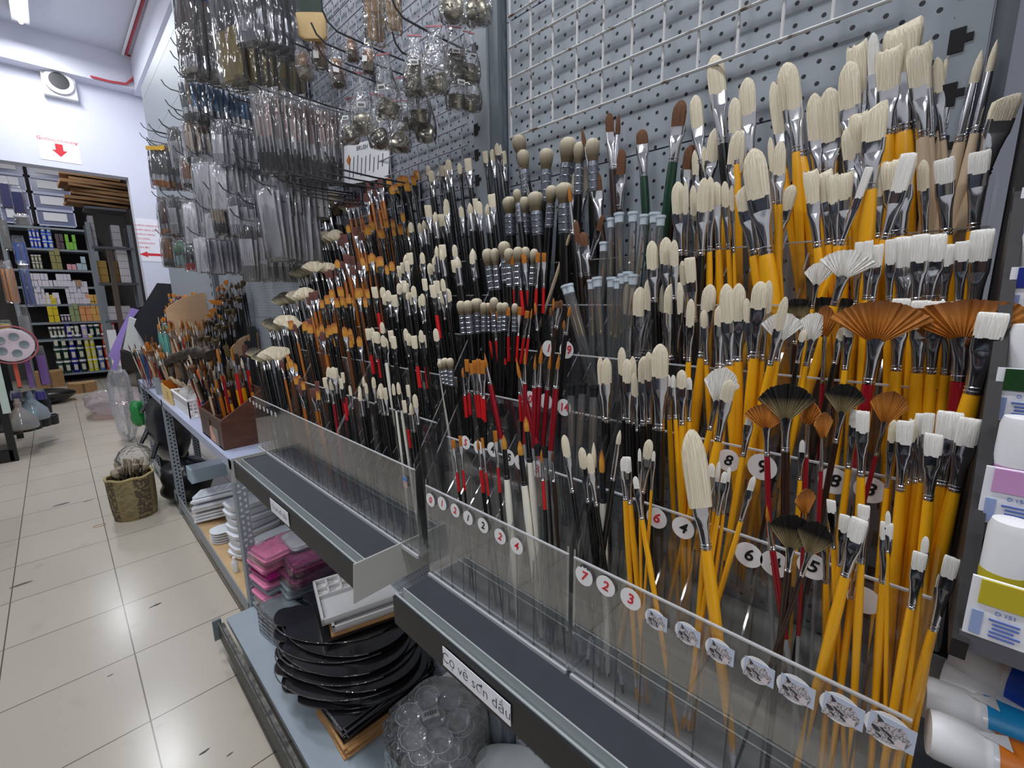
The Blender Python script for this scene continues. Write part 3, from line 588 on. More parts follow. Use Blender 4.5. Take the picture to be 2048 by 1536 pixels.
for i, (px, py) in enumerate([(1313, 1240), (1376, 1268), (1440, 1303), (1516, 1342), (1592, 1380), (1684, 1420), (1780, 1462)]):
    p = W(px, py, x=xt(0)-.0018); s = .0108 + .0004*i
    o = MB().prism([(s*1.12*math.cos(2*PI*k/24)*1.0-.001, s*1.05*math.sin(2*PI*k/24)) for k in range(24)], 0, .0003).obj('photo_sticker', M_stk, t, False); o.matrix_local = facing(P(*p), (-1, 0, 0))
    MB().prism([(-s, -s*.85), (s*1.1, -s*.8), (s*1.1, s*.75), (-s*.95, s*.8)], .0003, .0005).obj('print', M_sky, o, False)
    c = MB(); c.prism([(-s*.98, -s*.83), (s*.7, -s*.8), (s*.95, -s*.1), (s*.5, s*.55), (s*.1, s*.4), (-s*.3, s*.45), (-s*.62, s*.75), (-s*.75, s*.2)], .0005, .0006); c.obj('kitten', mk, o, False)
    c = MB(); c.prism([(-s*.62, s*.75), (-s*.3, s*.42), (-s*.55, s*.25)], .0006, .0007); c.obj('ear', M_catd, o, False)
    for (ex, ey, ew, eh, er) in ((-.62, -.2, .22, .13, -.6), (-.28, -.12, .16, .07, -.7), (-.02, -.25, .2, .08, -.7), (.1, -.55, .22, .07, -.7), (-.45, -.55, .15, .06, -.5)):
        MB().prism([(s*(ex+ew*math.cos(2*PI*k/12)*math.cos(er)-eh*math.sin(2*PI*k/12)*math.sin(er)), s*(ey+ew*math.cos(2*PI*k/12)*math.sin(er)+eh*math.sin(2*PI*k/12)*math.cos(er))) for k in range(12)], .0006, .0007).obj('dark_marking', M_catd, o, False)
    MB().prism([(s*.15, -s*.78), (s*.68, -s*.78), (s*.72, -s*.35), (s*.4, -s*.25)], .0006, .00065).obj('pale_muzzle', M_catp, o, False)
t, P = RK[3]; p = W(810, 964, x=xt(0)-.0018)
o = MB().box((0, 0, 0), (.012, .02, .0004)).obj('photo_sticker', mat('peach_print', rgb(206, 176, 164), .5, var=.3, vscale=260), t, False); o.matrix_local = facing(P(*p), (-1, 0, 0), roll=.05)
MB().prism([(-.006, .003), (.006, .001), (.006, .01), (-.006, .01)], .0003, .0006).obj('sky', mat('print_sky', rgb(92, 140, 206), .5), o, False)
# ---------------- measured brushes of the two near racks: kind, tip, ferrule end, hair width (px), hair share
N1 = {
0: """kf 1128 870 1145 985 16 .36|kf 1163 895 1176 1005 17 .36|kf 1178 907 1193 1012 15 .36|kr 1187 885 1190 1000 11 .42|wr 1203 899 1206 1005 12 .42|kr 1240 860 1226 960 10 .27|yl 1253 914 1261 1008 17 .3|yr 1246 915 1251 1000 13 .3|yr 1270 953 1284 1038 12 .28|yr 1279 897 1280 980 7 .3|kf 1299 879 1285 985 19 .33|yr 1308 902 1303 980 7 .25|yg 1381 860 1412 1097 50 .63 .011|yr 1424 927 1416 1018 14 .28 .034|yr 1438 923 1428 1022 9 .4 .036|yr 1450 943 1436 1030 11 .25 .033|yr 1459 935 1447 1028 8 .3 .036|yr 1508 953 1482 1042 12 .3|yl 1662 1000 1667 1097 16 .22|yl 1690 1030 1680 1132 18 .3|yl 1720 1038 1691 1152 29 .35 .016|yl 1728 1010 1722 1126 20 .2|yr 1715 1098 1703 1197 14 .27|yl 1774 1045 1766 1166 21 .25|yr 1776 1022 1775 1105 9 .4|yl 1841 1105 1822 1216 23 .27|yr 1852 1073 1840 1172 12 .3|yl 1906 1115 1866 1260 25 .24|yr 1884 1146 1868 1238 13 .32|yl 1652 1060 1652 1166 17 .2|df 1588 1030 1576 1142 90 .52 .014|df 1640 1045 1603 1152 66 .5 .012|of 1612 978 1606 1092 40 .36 .03|mr 1532 1010 1545 1100 8 .3""",
1: """kf 1200 714 1207 842 14 .42|kf 1213 716 1214 845 21 .38|kf 1243 695 1248 840 17 .36|kf 1254 718 1257 846 20 .35|kf 1268 746 1274 863 13 .38|kf 1265 713 1268 850 15 .4|kf 1287 713 1287 851 22 .36|kf 1297 704 1299 847 18 .38|kf 1320 688 1319 860 33 .37 .014|yr 1335 749 1339 839 12 .26|yr 1346 750 1351 838 11 .28|yf 1363 740 1364 850 20 .31|yr 1378 755 1378 843 12 .27|wf 1450 736 1420 860 70 .48 .026|yf 1460 760 1436 882 25 .32 .012|yr 1502 822 1486 913 14 .3|of 1531 808 1534 912 84 .40 .014|df 1572 768 1571 903 104 .46 .018|df 1694 768 1671 886 72 .42 .03|of 1786 783 1752 912 66 .42 .034|of 1618 800 1613 915 44 .36 .024|of 1648 825 1642 942 40 .36 .012|yl 1712 820 1697 937 18 .26|yl 1726 823 1722 953 22 .3|yf 1788 840 1774 976 15 .3|yl 1811 842 1801 982 26 .3|yl 1846 828 1832 966 23 .28|yl 1859 827 1842 964 18 .3|yl 1868 868 1857 1000 29 .3 .012|yl 1902 824 1880 970 40 .33 .026|yl 1942 837 1908 982 35 .34 .02|yw 1832 840 1815 968 20 .3|yr 1605 880 1600 960 10 .3""",
2: """yf 1382 598 1377 724 17 .42|yf 1407 620 1413 730 15 .3|yf 1420 569 1404 716 28 .34|yf 1440 611 1437 738 21 .3|yf 1453 625 1449 739 18 .28|yf 1452 568 1460 731 28 .46|yf 1477 567 1476 723 28 .46|yf 1493 597 1500 722 15 .36|yf 1521 563 1508 716 30 .34|yf 1538 561 1524 722 18 .38|yf 1524 621 1521 743 21 .34|yf 1571 594 1540 731 18 .46 .012|wf 1568 625 1553 722 76 .5 .02|wf 1632 626 1612 732 62 .45|of 1652 612 1645 768 42 .34|of 1764 602 1737 768 172 .42 .016|of 1932 600 1918 762 218 .42 .030|yl 1988 626 1944 788 46 .28 .012|kf 1608 660 1594 727 14 .3|kf 1686 655 1669 728 16 .3|yl 1803 598 1792 742 30 .36 .042|yl 1843 602 1834 746 32 .36 .043|yl 1872 603 1862 748 28 .34 .042|yl 1906 604 1890 750 26 .34 .044|yl 1755 640 1742 760 18 .3|yl 1700 640 1690 740 18 .3""",
3: """kf 1257 563 1258 716 23 .42|kf 1280 574 1277 720 27 .38|kf 1300 555 1302 712 26 .40|kf 1330 564 1325 716 20 .38|kf 1343 568 1337 724 28 .36|kf 1358 565 1352 722 20 .38|kf 1373 569 1368 720 14 .38|kf 1303 482 1308 605 23 .45|kf 1331 475 1335 605 25 .4|kf 1348 480 1350 600 17 .42|kl 1379 516 1388 645 22 .36|kf 1364 522 1372 636 14 .4|df 1595 597 1590 690 70 .35|df 1648 594 1640 690 70 .35|df 1690 596 1680 690 50 .35|wf 1702 500 1668 612 100 .42 .014|wf 1640 525 1625 618 50 .42|yl 1719 485 1711 612 15 .36|yl 1738 482 1730 600 15 .36|yl 1753 490 1744 604 24 .36|yl 1782 479 1778 602 18 .38|yl 1816 474 1804 616 40 .40|yl 1842 470 1832 606 28 .38|yl 1868 470 1858 602 40 .38|yl 1896 490 1886 604 22 .34|yl 1925 483 1917 612 21 .28|yl 1966 460 1945 622 36 .36""",
4: """kf 1355 364 1361 512 26 .42|kf 1371 364 1373 512 12 .42|kf 1386 371 1391 516 15 .4|kf 1408 356 1402 512 24 .42|yf 1420 354 1419 504 18 .44|yf 1432 364 1437 500 20 .33|yf 1449 363 1457 500 15 .36|yf 1463 371 1468 506 9 .36|ya 1484 372 1508 512 30 .34 .02|yf 1505 298 1532 510 44 .46 .014|yf 1584 370 1548 502 26 .36|yw 1620 344 1635 496 24 .40|yw 1648 346 1658 490 24 .38|yw 1664 352 1672 492 18 .38|yw 1688 348 1686 492 28 .34|yl 1739 335 1682 492 15 .36 .012|yw 1760 340 1755 478 22 .36|yw 1796 320 1796 474 48 .36|yl 1818 308 1770 480 28 .42 .012|yf 1846 320 1850 474 19 .38|yl 1888 318 1892 472 31 .3|yl 1960 303 1946 462 32 .26|yf 1540 275 1550 408 12 .5|yf 1560 282 1558 410 22 .52|yw 1715 230 1722 392 30 .45|ya 1752 206 1740 380 40 .42|yf 1700 250 1712 400 34 .45""",
5: """kf 1428 111 1446 290 33 .42|kf 1390 191 1402 330 26 .46|yf 1468 196 1472 330 24 .5|yf 1493 156 1500 320 31 .44|kf 1432 256 1416 372 26 .56|kf 1399 291 1402 400 31 .52|yf 1480 260 1462 392 34 .52|kf 1410 300 1420 400 20 .5|yf 1570 127 1600 318 40 .46|yf 1546 164 1568 340 22 .58|yf 1584 130 1592 305 24 .5|yf 1628 187 1636 352 31 .56|yf 1657 177 1664 364 42 .56|yf 1697 124 1704 306 38 .5|yw 1713 92 1722 300 32 .45|yr 1746 66 1749 262 19 .42|yw 1778 100 1774 272 38 .45|yw 1802 55 1806 266 54 .42 .03|nl 1836 95 1846 276 36 .42|nr 1856 110 1862 276 9 .4|nf 1874 115 1886 282 18 .4|na 1914 98 1884 262 34 .36|nr 1963 100 1920 286 16 .36|nr 1994 79 1950 268 13 .34|na 2018 188 1962 352 44 .30 .01|nl 1992 230 1965 356 26 .3|sg 1362 200 1346 326 28 .42|sq 1382 290 1370 400 26 .45|sp 1346 305 1342 400 12 .5|sg 1283 259 1288 354 23 .32"""}
N2 = {
5: """gm 1036 272 1050 356 28 .42|gm 1093 297 1092 404 28 .40|gm 1138 275 1130 392 36 .44|gm 1160 284 1156 390 24 .42|gm 1185 277 1187 384 28 .44|sq 1218 226 1224 340 17 .34|sp 1237 227 1233 340 10 .34|sq 1243 298 1238 420 20 .42|sp 1163 256 1183 360 8 .34|sq 1189 342 1200 450 24 .38|kl 1172 335 1160 445 20 .4|kl 1146 348 1144 450 18 .36|sq 1158 338 1156 440 14 .4|gm 1046 300 1052 392 24 .44""",
4: """gm 1019 394 1022 472 30 .45|gm 1033 379 1041 446 17 .42|gm 1070 384 1076 472 32 .45|gm 1048 394 1052 470 24 .45|gm 1104 371 1098 456 24 .43|gm 1128 366 1130 468 35 .42|sq 1152 441 1162 556 12 .38|sq 1165 464 1176 553 19 .32|sq 1145 482 1150 550 11 .3|nf 1150 440 1140 470 10 .4|sq 1206 430 1180 520 12 .34|gr 1138 372 1146 470 8 .3""",
3: """gm 1008 483 1013 566 24 .42|gm 974 498 985 582 23 .42|gm 989 497 997 580 18 .42|gm 1018 497 1020 574 21 .42|gm 1036 494 1036 572 20 .4|gm 1051 494 1052 570 18 .4|gm 1069 498 1064 572 17 .42|rl 1034 508 1042 582 11 .26|rl 1047 508 1055 582 10 .26|rl 1076 506 1073 578 9 .26|rl 1088 506 1087 575 9 .26|rl 1024 512 1028 580 8 .26|gr 1107 596 1109 652 7 .4""",
2: """gm 921 602 928 670 18 .42|gm 935 601 941 669 19 .42|gm 953 597 956 667 24 .40|gm 967 605 968 664 14 .42|gm 976 606 978 664 14 .42|gm 988 595 990 666 18 .42|gm 1000 605 1000 664 14 .42|gm 1010 605 1009 662 16 .42|gm 1030 607 1028 664 13 .42|rl 965 622 979 681 9 .26|rl 984 610 993 682 10 .4|rl 995 622 1004 681 8 .3|rl 1016 615 1017 673 9 .28|rl 1040 614 1036 672 9 .28|rl 1055 622 1048 676 9 .26|rr 1064 617 1057 676 4 .3|gr 1070 605 1075 662 6 .3|sg 1101 614 1104 674 7 .3|sq 1114 602 1110 656 9 .25|sq 1122 600 1113 658 11 .28|gr 1128 640 1126 690 6 .3|gr 1140 612 1132 670 7 .3""",
1: """gm 889 716 896 770 16 .4|gm 880 722 888 768 13 .4|gm 900 716 904 772 15 .4|rl 933 719 938 786 9 .36|rl 941 727 950 790 7 .36|rl 948 721 956 788 9 .38|rl 957 719 963 792 9 .4|rl 965 721 968 798 10 .34|mr 968 706 981 770 7 .4|mr 1031 716 1052 803 8 .42|mr 1050 696 1050 768 6 .42|mr 1070 708 1069 776 6 .4|mr 1083 690 1078 774 8 .4|mr 1101 704 1095 780 7 .4|mr 1118 704 1112 777 8 .42|rr 1037 730 1040 790 5 .3|rr 925 735 930 792 6 .3""",
0: """wr 1007 869 1014 958 11 .32|wr 1039 881 1049 970 12 .32|wr 1051 833 1060 924 11 .32|rl 906 880 914 945 8 .26|rl 964 876 972 945 6 .3|rr 955 878 962 940 6 .3|rl 990 862 996 935 8 .3|rr 1082 900 1086 962 5 .35|sp 1092 895 1096 960 6 .3|sp 1104 902 1108 964 6 .3|rl 920 872 926 940 7 .3"""}
def place_measured(rk, data):
    for tier, s in data.items():
        for rec in s.split('|'):
            q_ = rec.split(); k = q_[0]; a, b_, c, d, w, hf = map(float, q_[1:7]); off = float(q_[7]) if len(q_) > 7 else None
            x0 = xt(tier) + (off if off is not None else .027+R_.uniform(-.009, .009))
            T = W(a, b_, x=x0+.0015); Fb = W(c, d, x=x0)
            dep = (T-CAM).dot(AX_F); wm = w*dep/F_PX
            tw = None
            if k == 'of' and w < 60: tw = R_.choice((-1, 1))*R_.uniform(.7, 1.0); wm *= 1.5
            elif K[k][0] == 'fan': tw = R_.uniform(-.12, .12)
            root, Lh, fl, hl, fd = brush(k, T, Fb, wm, hf, zb_(rk, tier), rk, tier, tw)
            if tier == 0 and k[0] in 'yk' and R_.random() < .6:
                zs = R_.uniform(.01, .03); ln = R_.uniform(.032, .05)
                MB().lathe([(fd*.385, zs), (fd*.425, zs+ln)], 12, caps=False).obj('price_label', mat('price_sleeve', rgb(214, 214, 222), .5, var=.35, vscale=240), root)
place_measured(1, N1); place_measured(2, N2)
# plain dark-green imprint strip on the front yellow handles
M_imp = mat('green_imprint', rgb(74, 92, 34), .6)
cnt = 0
for r in list(RECS):
    if r[2] == 1 and r[3] == 0 and r[5] in ('yl', 'yg', 'yr') and cnt < 16:
        ch = [c for c in r[0].children if c.name.startswith('handle')][0]; L = ch.scale.z; d = ch.scale.x; z0 = ch.location.z
        m = MB()
        for i, ww in enumerate((.010, .007, .009, .004)): m.box((0, 0, sum((.012, .009, .012, .008)[:i])-ww/2), (d*.2, d*.02, ww))
        o = m.obj('imprint', M_imp, r[0], False); o.location = (0, -d*.5 if False else d*.47, z0-L*.55); cnt += 1
# ---------------- brushes in capped clear tubes
def tube_brush(rk, tier, tx, ty, bx, by, wpx, cap='pale'):
    x0 = xt(tier)+.026; T = W(tx, ty, x=x0+.004); B = W(bx, by, x=x0); u = (T-B).normalized(); dep = (T-CAM).dot(AX_F); r = wpx*dep/F_PX/2
    L0 = (T.z-zb_(rk, tier))/u.z; base = T-u*L0; fb = T-u*min(.085, L0*.45)
    root, Lh, fl, hl, fd = brush('gt', T-u*.028, fb, r*.42, .36, zb_(rk, tier)+.004, rk, tier, 0, True)
    q = L0-.004
    MB().lathe([(r*.97, .0), (r*.97, q-.004)], 18, caps=False).obj('clear_tube', M_sleeve, root)
    cm = mat('frosted_cap', rgb(214, 226, 236), .35, trans=.2) if cap == 'pale' else M_black
    MB().lathe([(r*1.0, q-.014), (r*1.04, q-.004), (r*1.22, q-.003), (r*1.22, q+.0005), (r*.8, q+.0005), (r*.78, q-.004)], 18).obj('tube_cap', cm, root)
for a in [(2, 3, 1138, 570, 1190, 760, 15), (2, 3, 1130, 572, 1182, 762, 15), (2, 3, 1183, 560, 1186, 740, 15), (2, 3, 1194, 555, 1206, 740, 17), (2, 3, 1224, 555, 1222, 740, 18), (2, 3, 1238, 558, 1228, 740, 18), (2, 3, 1246, 548, 1240, 740, 17), (2, 3, 1256, 544, 1246, 740, 17), (2, 3, 1268, 549, 1252, 740, 18),
          (2, 4, 1209, 485, 1204, 560, 17), (2, 4, 1222, 437, 1220, 560, 14), (2, 4, 1238, 427, 1240, 560, 17), (2, 4, 1266, 425, 1262, 560, 17), (2, 4, 1290, 430, 1276, 560, 17), (2, 4, 1310, 426, 1300, 560, 19), (2, 4, 1322, 432, 1312, 560, 16)]: tube_brush(*a)
for a in [(2, 1, 1142, 770, 1144, 880, 15, 'k'), (2, 1, 1166, 766, 1160, 880, 15, 'k'), (2, 1, 1188, 772, 1186, 880, 17, 'k'), (2, 0, 1075, 890, 1080, 1000, 14, 'k'), (2, 0, 1090, 894, 1094, 1000, 11, 'k')]: tube_brush(*a)
# ---------------- the three farther racks: rows filled compartment by compartment
def row(rk, tier, y0, y1, n, kinds, wm, top, lean, jz=.018):
    """brushes standing side by side; top = mean height of the tips over the tier floor"""
    zb = zb_(rk, tier)
    for i in range(n):
        k = R_.choice(kinds); y = y0 + (y1-y0)*(i+.5)/n + R_.uniform(-.003, .003); x0 = xt(tier)+.026+R_.uniform(-.014, .014)
        h = top + R_.uniform(-jz, jz); w = wm*R_.uniform(.75, 1.2); dy = lean*h + R_.uniform(-.012, .012); dx = R_.uniform(-.002, .012)
        T = Vector((x0+dx, y+dy, zb+h)); B = Vector((x0, y, zb)); u = (T-B).normalized()
        bk = K[k][0]
        if bk == 'fan': Lf, hf, w2 = .062, .5, w*3.4
        elif bk == 'mop': Lf, hf, w2 = .07, .5, w*2.0
        elif k[0] == 'g': Lf, hf, w2 = .05, .42, w
        else: Lf, hf, w2 = .046+w*1.0, .40, w
        brush(k, T, T-u*Lf, w2, hf, zb, rk, tier)
cream = ['kf', 'kl', 'kf', 'kb', 'ks', 'kr']
#   middle rack: cream hog brushes
for tier, top, n, kinds, wm in [(5, .385, 17, cream, .0135), (4, .35, 19, cream+['kf', 'kl'], .0135), (3, .325, 20, cream, .013), (2, .33, 20, cream+['kd'], .0125), (1, .32, 18, ['kd', 'ks', 'kb', 'kw', 'kl', 'kf'], .0115), (0, .285, 20, ['kw', 'kw', 'kf', 'kd', 'kr', 'kl', 'kr'], .0085)]:
    row(3, tier, .62, .90, n, kinds, wm, top, .17)
#   fourth rack: amber taklon near, plum further
for tier, top, n, wm in [(5, .39, 10, .0145), (4, .35, 10, .0135), (3, .33, 10, .013), (2, .32, 10, .012), (1, .31, 10, .0115), (0, .27, 9, .011)]:
    if tier >= 1:
        row(4, tier, .91, 1.06, n, ['tf', 'tl', 'tf', 'tl', 'tb'], wm, top, .2); row(4, tier, 1.06, 1.17, n-2, ['pl', 'pf', 'pl', 'tf'] if tier > 2 else ['pf', 'tl', 'tb', 'pl'], wm*1.15, top+.005, .25)
    else:
        row(4, tier, .92, 1.0, 7, ['kl', 'kf', 'wn'], .0135, top+.02, .2); row(4, tier, 1.02, 1.19, 11, ['tl', 'tb', 'pl'], wm, top-.02, .26)
#   farthest rack: fans and mops
for tier, top in [(5, .40), (4, .365), (3, .35), (2, .34), (1, .335), (0, .32)]:
    row(5, tier, 1.18, 1.25, 5, ['pl', 'pf', 'pl'] if tier > 1 else ['tb', 'pf', 'tl'], .0125, top-.02, .28)
    if tier == 5: row(5, tier, 1.25, 1.42, 8, ['om', 'cf', 'cf', 'bf', 'om'], .018, top, .34, .04)
    else: row(5, tier, 1.25, 1.35, 7, ['cf'], .0165, top, .33, .006); row(5, tier, 1.36, 1.45, 6, ['bf', 'bf', 'om'] if tier in (1, 4) else ['bf'], .0165, top-.01, .34, .006)
# ================================================================== goods hanging on the wall
M_bag = film('bag_film', (0.988, 0.99, 0.997), 1.25, 0.09, bump=1.0, bscale=46, haze=0.05, stretch=(1, 1, .3))
M_bag2 = film('soft_bag_film', (0.985, 0.988, 0.992), 1.3, 0.1, bump=1.0, bscale=55, haze=0.05)
M_hook = mat('steel_hook', rgb(92, 92, 98), 0.35, metal=0.6)
def hook(px_base, z, y, L, label, x0=.70):
    o = link('wire_hook', None, None, (x0, y, z)); tag(o, label, 'hook', 'wire display hooks')
    MB().tube([(0, 0, 0), (-L*.5, 0, -.002), (-L*.88, 0, .001), (-L*.96, 0, .012), (-L, 0, .03)], .0021, 6).obj('wire', M_hook, o)
    MB().box((-.001, 0, -.006), (.004, .02, .024)).obj('mount', M_hook, o, False)
    return o
def stick(kind, h, w):
    """one brush of a bagged set: handle, ferrule and hair in one mesh of three materials, hair down or up"""
    return None
PK = {}   # kind: (stick count, stick width share, [handle colours], neck colour, tip colour, tip share, header colour or None, words)
def C_(n, r, g, b_, rough=.45, metal=0): return mat(n, rgb(r, g, b_), rough, metal)
PK['brown'] = (2, .40, [C_('walnut_stick', 80, 54, 48)], M_fer, C_('pale_end', 170, 160, 148), .06, C_('blue_print', 96, 112, 190), 'dark brown wooden brushes')
PK['navy'] = (3, .26, [C_('navy_stick', 28, 30, 44)], M_fer, C_('grey_end', 130, 136, 150), .12, C_('pale_print', 190, 198, 226), 'navy handled brushes')
PK['mustard'] = (2, .44, [C_('black_sheath', 26, 25, 26)], M_postdk, C_('mustard_blade', 176, 148, 52), .5, None, 'mustard bladed scrapers')
PK['blue'] = (3, .30, [C_('blue_stick', 60, 122, 172), C_('tan_stick', 168, 140, 112), C_('teal_stick', 48, 72, 96)], M_fer, C_('dark_end', 50, 50, 56), .2, None, 'blue and tan brushes')
PK['beige'] = (4, .2, [C_('beige_stick', 230, 208, 184), C_('sand_stick', 186, 150, 120)], M_fer, C_('umber_end', 70, 56, 50), .14, None, 'beige handled brushes')
PK['pink'] = (4, .2, [C_('rosewood_stick', 190, 152, 140), C_('ash_stick', 176, 160, 160)], M_fer, C_('black_end', 34, 36, 44), .3, None, 'rosy handled brushes with black ends')
PK['black'] = (4, .2, [M_blk], M_fer, HAIR['gold'], .16, C_('yellow_header', 226, 178, 60), 'black handled brushes')
PK['rust'] = (4, .2, [C_('rust_stick', 168, 104, 50)], M_fer, HAIR['dark'], .14, None, 'rust brown brushes')
PK['clear'] = (5, .12, [C_('steel_stick', 196, 198, 212, .3, .2), C_('lilac_stick', 208, 204, 226)], M_fer, C_('white_end', 226, 226, 232),   .18, None, 'slim silver brushes')
PK['grey'] = (5, .13, [C_('slate_stick', 112, 116, 140)], M_fer, C_('white_end2', 210, 212, 222), .3, None, 'slate grey brushes')
PK['dark'] = (5, .14, [C_('coal_stick', 56, 50, 52)], M_fer, C_('pale_end2', 190, 186, 186), .3, None, 'charcoal pencils')
PK['maroon'] = (4, .16, [C_('maroon_stick', 96, 30, 34)], M_fer, HAIR['gold'], .12, None, 'maroon handled brushes')
PK['green'] = (3, .22, [C_('green_stick', 40, 130, 80)], M_fer, C_('mint_end', 150, 190, 190), .4, None, 'green tools')
PK['redblack'] = (3, .24, [C_('black_stick', 30, 28, 30)], M_fer, C_('red_end', 196, 44, 40), .3, None, 'black tools with red ends')
PACKN = {}
def pack_proto(kind, w, h):
    ns, sw, cols, neck, tipm, tips, head, words = PK[kind]
    o = link('brush_pack', None)
    for i in range(ns):
        m = MB(); y = (i-(ns-1)/2)*w*.86/max(ns, 1); r = w*sw/2; hh = h*R_.uniform(.86, .94); t0 = -h*.05
        m.loft([(t0, r*.35, r*.45, 2, y), (t0-hh*.3, r*.9, r*.45, 2.2, y), (t0-hh*(1-tips-.16), r, r*.5, 2.2, y)][::-1], 8, mi=0)
        m.loft([(t0-hh*(1-tips), r*1.05, r*.5, 2.5, y), (t0-hh*(1-tips-.16), r*.98, r*.52, 2.2, y)], 8, mi=1)
        m.loft([(t0-hh, r*.85, r*.25, 2.5, y), (t0-hh*(1-tips*.4), r*1.1, r*.45, 2.5, y), (t0-hh*(1-tips), r*1.03, r*.45, 2.5, y)], 8, mi=2)
        m.xf(Matrix.Rotation(PI/2, 4, 'Z')); m.obj('brush', [cols[i % len(cols)], neck, tipm], o)
    m = MB(); e = .004
    m.loft([(-h, w*.5, .0012, 6, 0), (-h*.97, w*.5, w*.14, 4, 0), (-h*.5, w*.51, w*.2, 3, 0), (-h*.12, w*.5, w*.13, 4, 0), (-h*.03, w*.49, .0015, 6, 0), (.012, w*.48, .001, 6, 0)], 20)
    m.xf(Matrix.Rotation(PI/2, 4, 'Z')); m.obj('bag', M_bag, o)
    if kind in ('clear', 'grey', 'dark', 'beige', 'pink'): MB().box((-w*.02, 0, -h*.5), (.0012, w*.9, h*(.9 if kind == 'clear' else .45))).obj('backing_card', M_paper, o, False)
    if head: MB().box((-w*.155, 0, -h*.04), (.0012, w*.94, h*.09)).obj('header_card', head, o, False)
    return o
HOOKN = 0
def pack_group(pxL, pxR, pyT, pyB, kind, n, where, xL=.47, wf=.19, lift=None):
    """a hook full of bagged sets: pixels of its near and far end give its place along the wall"""
    pm = (max(pyT, 0)+pyB)/2
    dl = W(pxL, pm, x=xL); y = dl.y; dr = W(pxR, pm, y=y); xR = min(dr.x, .685)
    zt = W(pxL, pyT, x=xL).z; zb0 = W(pxL, pyB, x=xL).z; h = zt-zb0; w = max(.04, min(.10, h*wf*1.9))
    hook(0, zt+.004, y, .70-xL+.035, 'wire hook carrying bags of %s, %s' % (PK[kind][7], where))
    pr = pack_proto(kind, w, h)
    for i in range(n):
        o = pr if i == 0 else copy_tree(pr)
        x = xL + (xR-xL)*i/max(1, n-1) + R_.uniform(-.004, .004)
        o.location = (x, y+R_.uniform(-.006, .006), zt + R_.uniform(-.006, .004)); o.rotation_euler = (R_.uniform(-.04, .04), R_.uniform(-.05, .05), R_.uniform(.35, .95))
        tag(o, 'bag of %s, %s from aisle, %s' % (PK[kind][7], ORD[i], where), 'brush pack', 'bagged brush sets on the wall')
for a in [(378, 450, -60, 172, 'brown', 8, 'top left wall', .47, .14), (452, 580, -80, 182, 'mustard', 13, 'top middle wall', .47, .2), (500, 606, -160, 98, 'navy', 10, 'top wall beside green board', .46, .2),
          (380, 528, 150, 252, 'blue', 14, 'second row', .47, .22), (378, 436, 232, 332, 'beige', 7, 'third row left', .46, .2), (434, 522, 238, 334, 'grey', 9, 'third row right', .46, .16),
          (530, 690, 172, 352, 'pink', 16, 'below stencil brushes', .46, .13), (320, 350, 284, 384, 'black', 5, 'far left edge', .46, .3), (346, 380, 252, 342, 'dark', 6, 'above the yellow headers', .46, .2),
          (374, 412, 308, 384, 'rust', 5, 'fourth row left', .46, .25), (409, 442, 306, 472, 'clear', 4, 'long column fourth row', .46, .2), (440, 530, 316, 424, 'clear', 9, 'fourth row middle', .46, .2),
          (328, 356, 394, 474, 'maroon', 5, 'fifth row left edge', .46, .22), (346, 390, 392, 472, 'dark', 7, 'fifth row left', .46, .2), (384, 440, 396, 492, 'clear', 7, 'fifth row middle', .46, .2), (438, 474, 384, 474, 'beige', 4, 'fifth row centre', .46, .2),
          (470, 560, 388, 474, 'grey', 9, 'fifth row right', .46, .2), (535, 620, 368, 524, 'clear', 9, 'right of the fifth row', .46, .16), (334, 364, 470, 536, 'rust', 4, 'sixth row left edge', .46, .25), (360, 388, 478, 534, 'green', 3, 'sixth row left', .46, .3),
          (384, 410, 488, 542, 'redblack', 3, 'sixth row', .46, .3), (402, 500, 470, 548, 'clear', 11, 'sixth row middle', .46, .22), (495, 590, 440, 562, 'dark', 10, 'sixth row right', .46, .14), (420, 500, 420, 480, 'clear', 8, 'between fifth and sixth row', .46, .22), (560, 640, 330, 430, 'clear', 7, 'below the rosy brushes', .50, .18)]: pack_group(*a)
# bare hooks: tips seen against the white wall and rows above the racks
k = 0
for px, py in [(345, 82), (344, 108), (326, 165), (362, 178), (334, 205), (340, 225), (322, 245), (300, 252), (284, 250), (308, 262), (282, 270), (296, 284), (360, 188), (372, 222)]:
    p = W(px, py, x=.47); hook(0, p.z-.02, p.y, .235, 'bare wire hook, %s of those on the white wall' % ORD[k]); k += 1
k = 0
for px, py in [(455, 180), (500, 205), (565, 165), (566, 60), (650, 32), (628, 58), (640, 100), (530, 330), (545, 345), (560, 352), (572, 362), (590, 372), (566, 330), (604, 332), (620, 322), (655, 315), (520, 395), (540, 385), (480, 392), (470, 305), (436, 300)]:
    p = W(px, py, x=.47); hook(0, p.z-.02, p.y, .235, 'bare wire hook, %s of those among the bags' % ORD[k]); k += 1
for i, (px, py, L) in enumerate([(782, 0, .20), (785, 75, .16)]):
    p = W(px, py, x=.70-L); hook(0, p.z-.02, p.y, L, 'dark bare hook, %s of two beside the cup bags' % ORD[i])
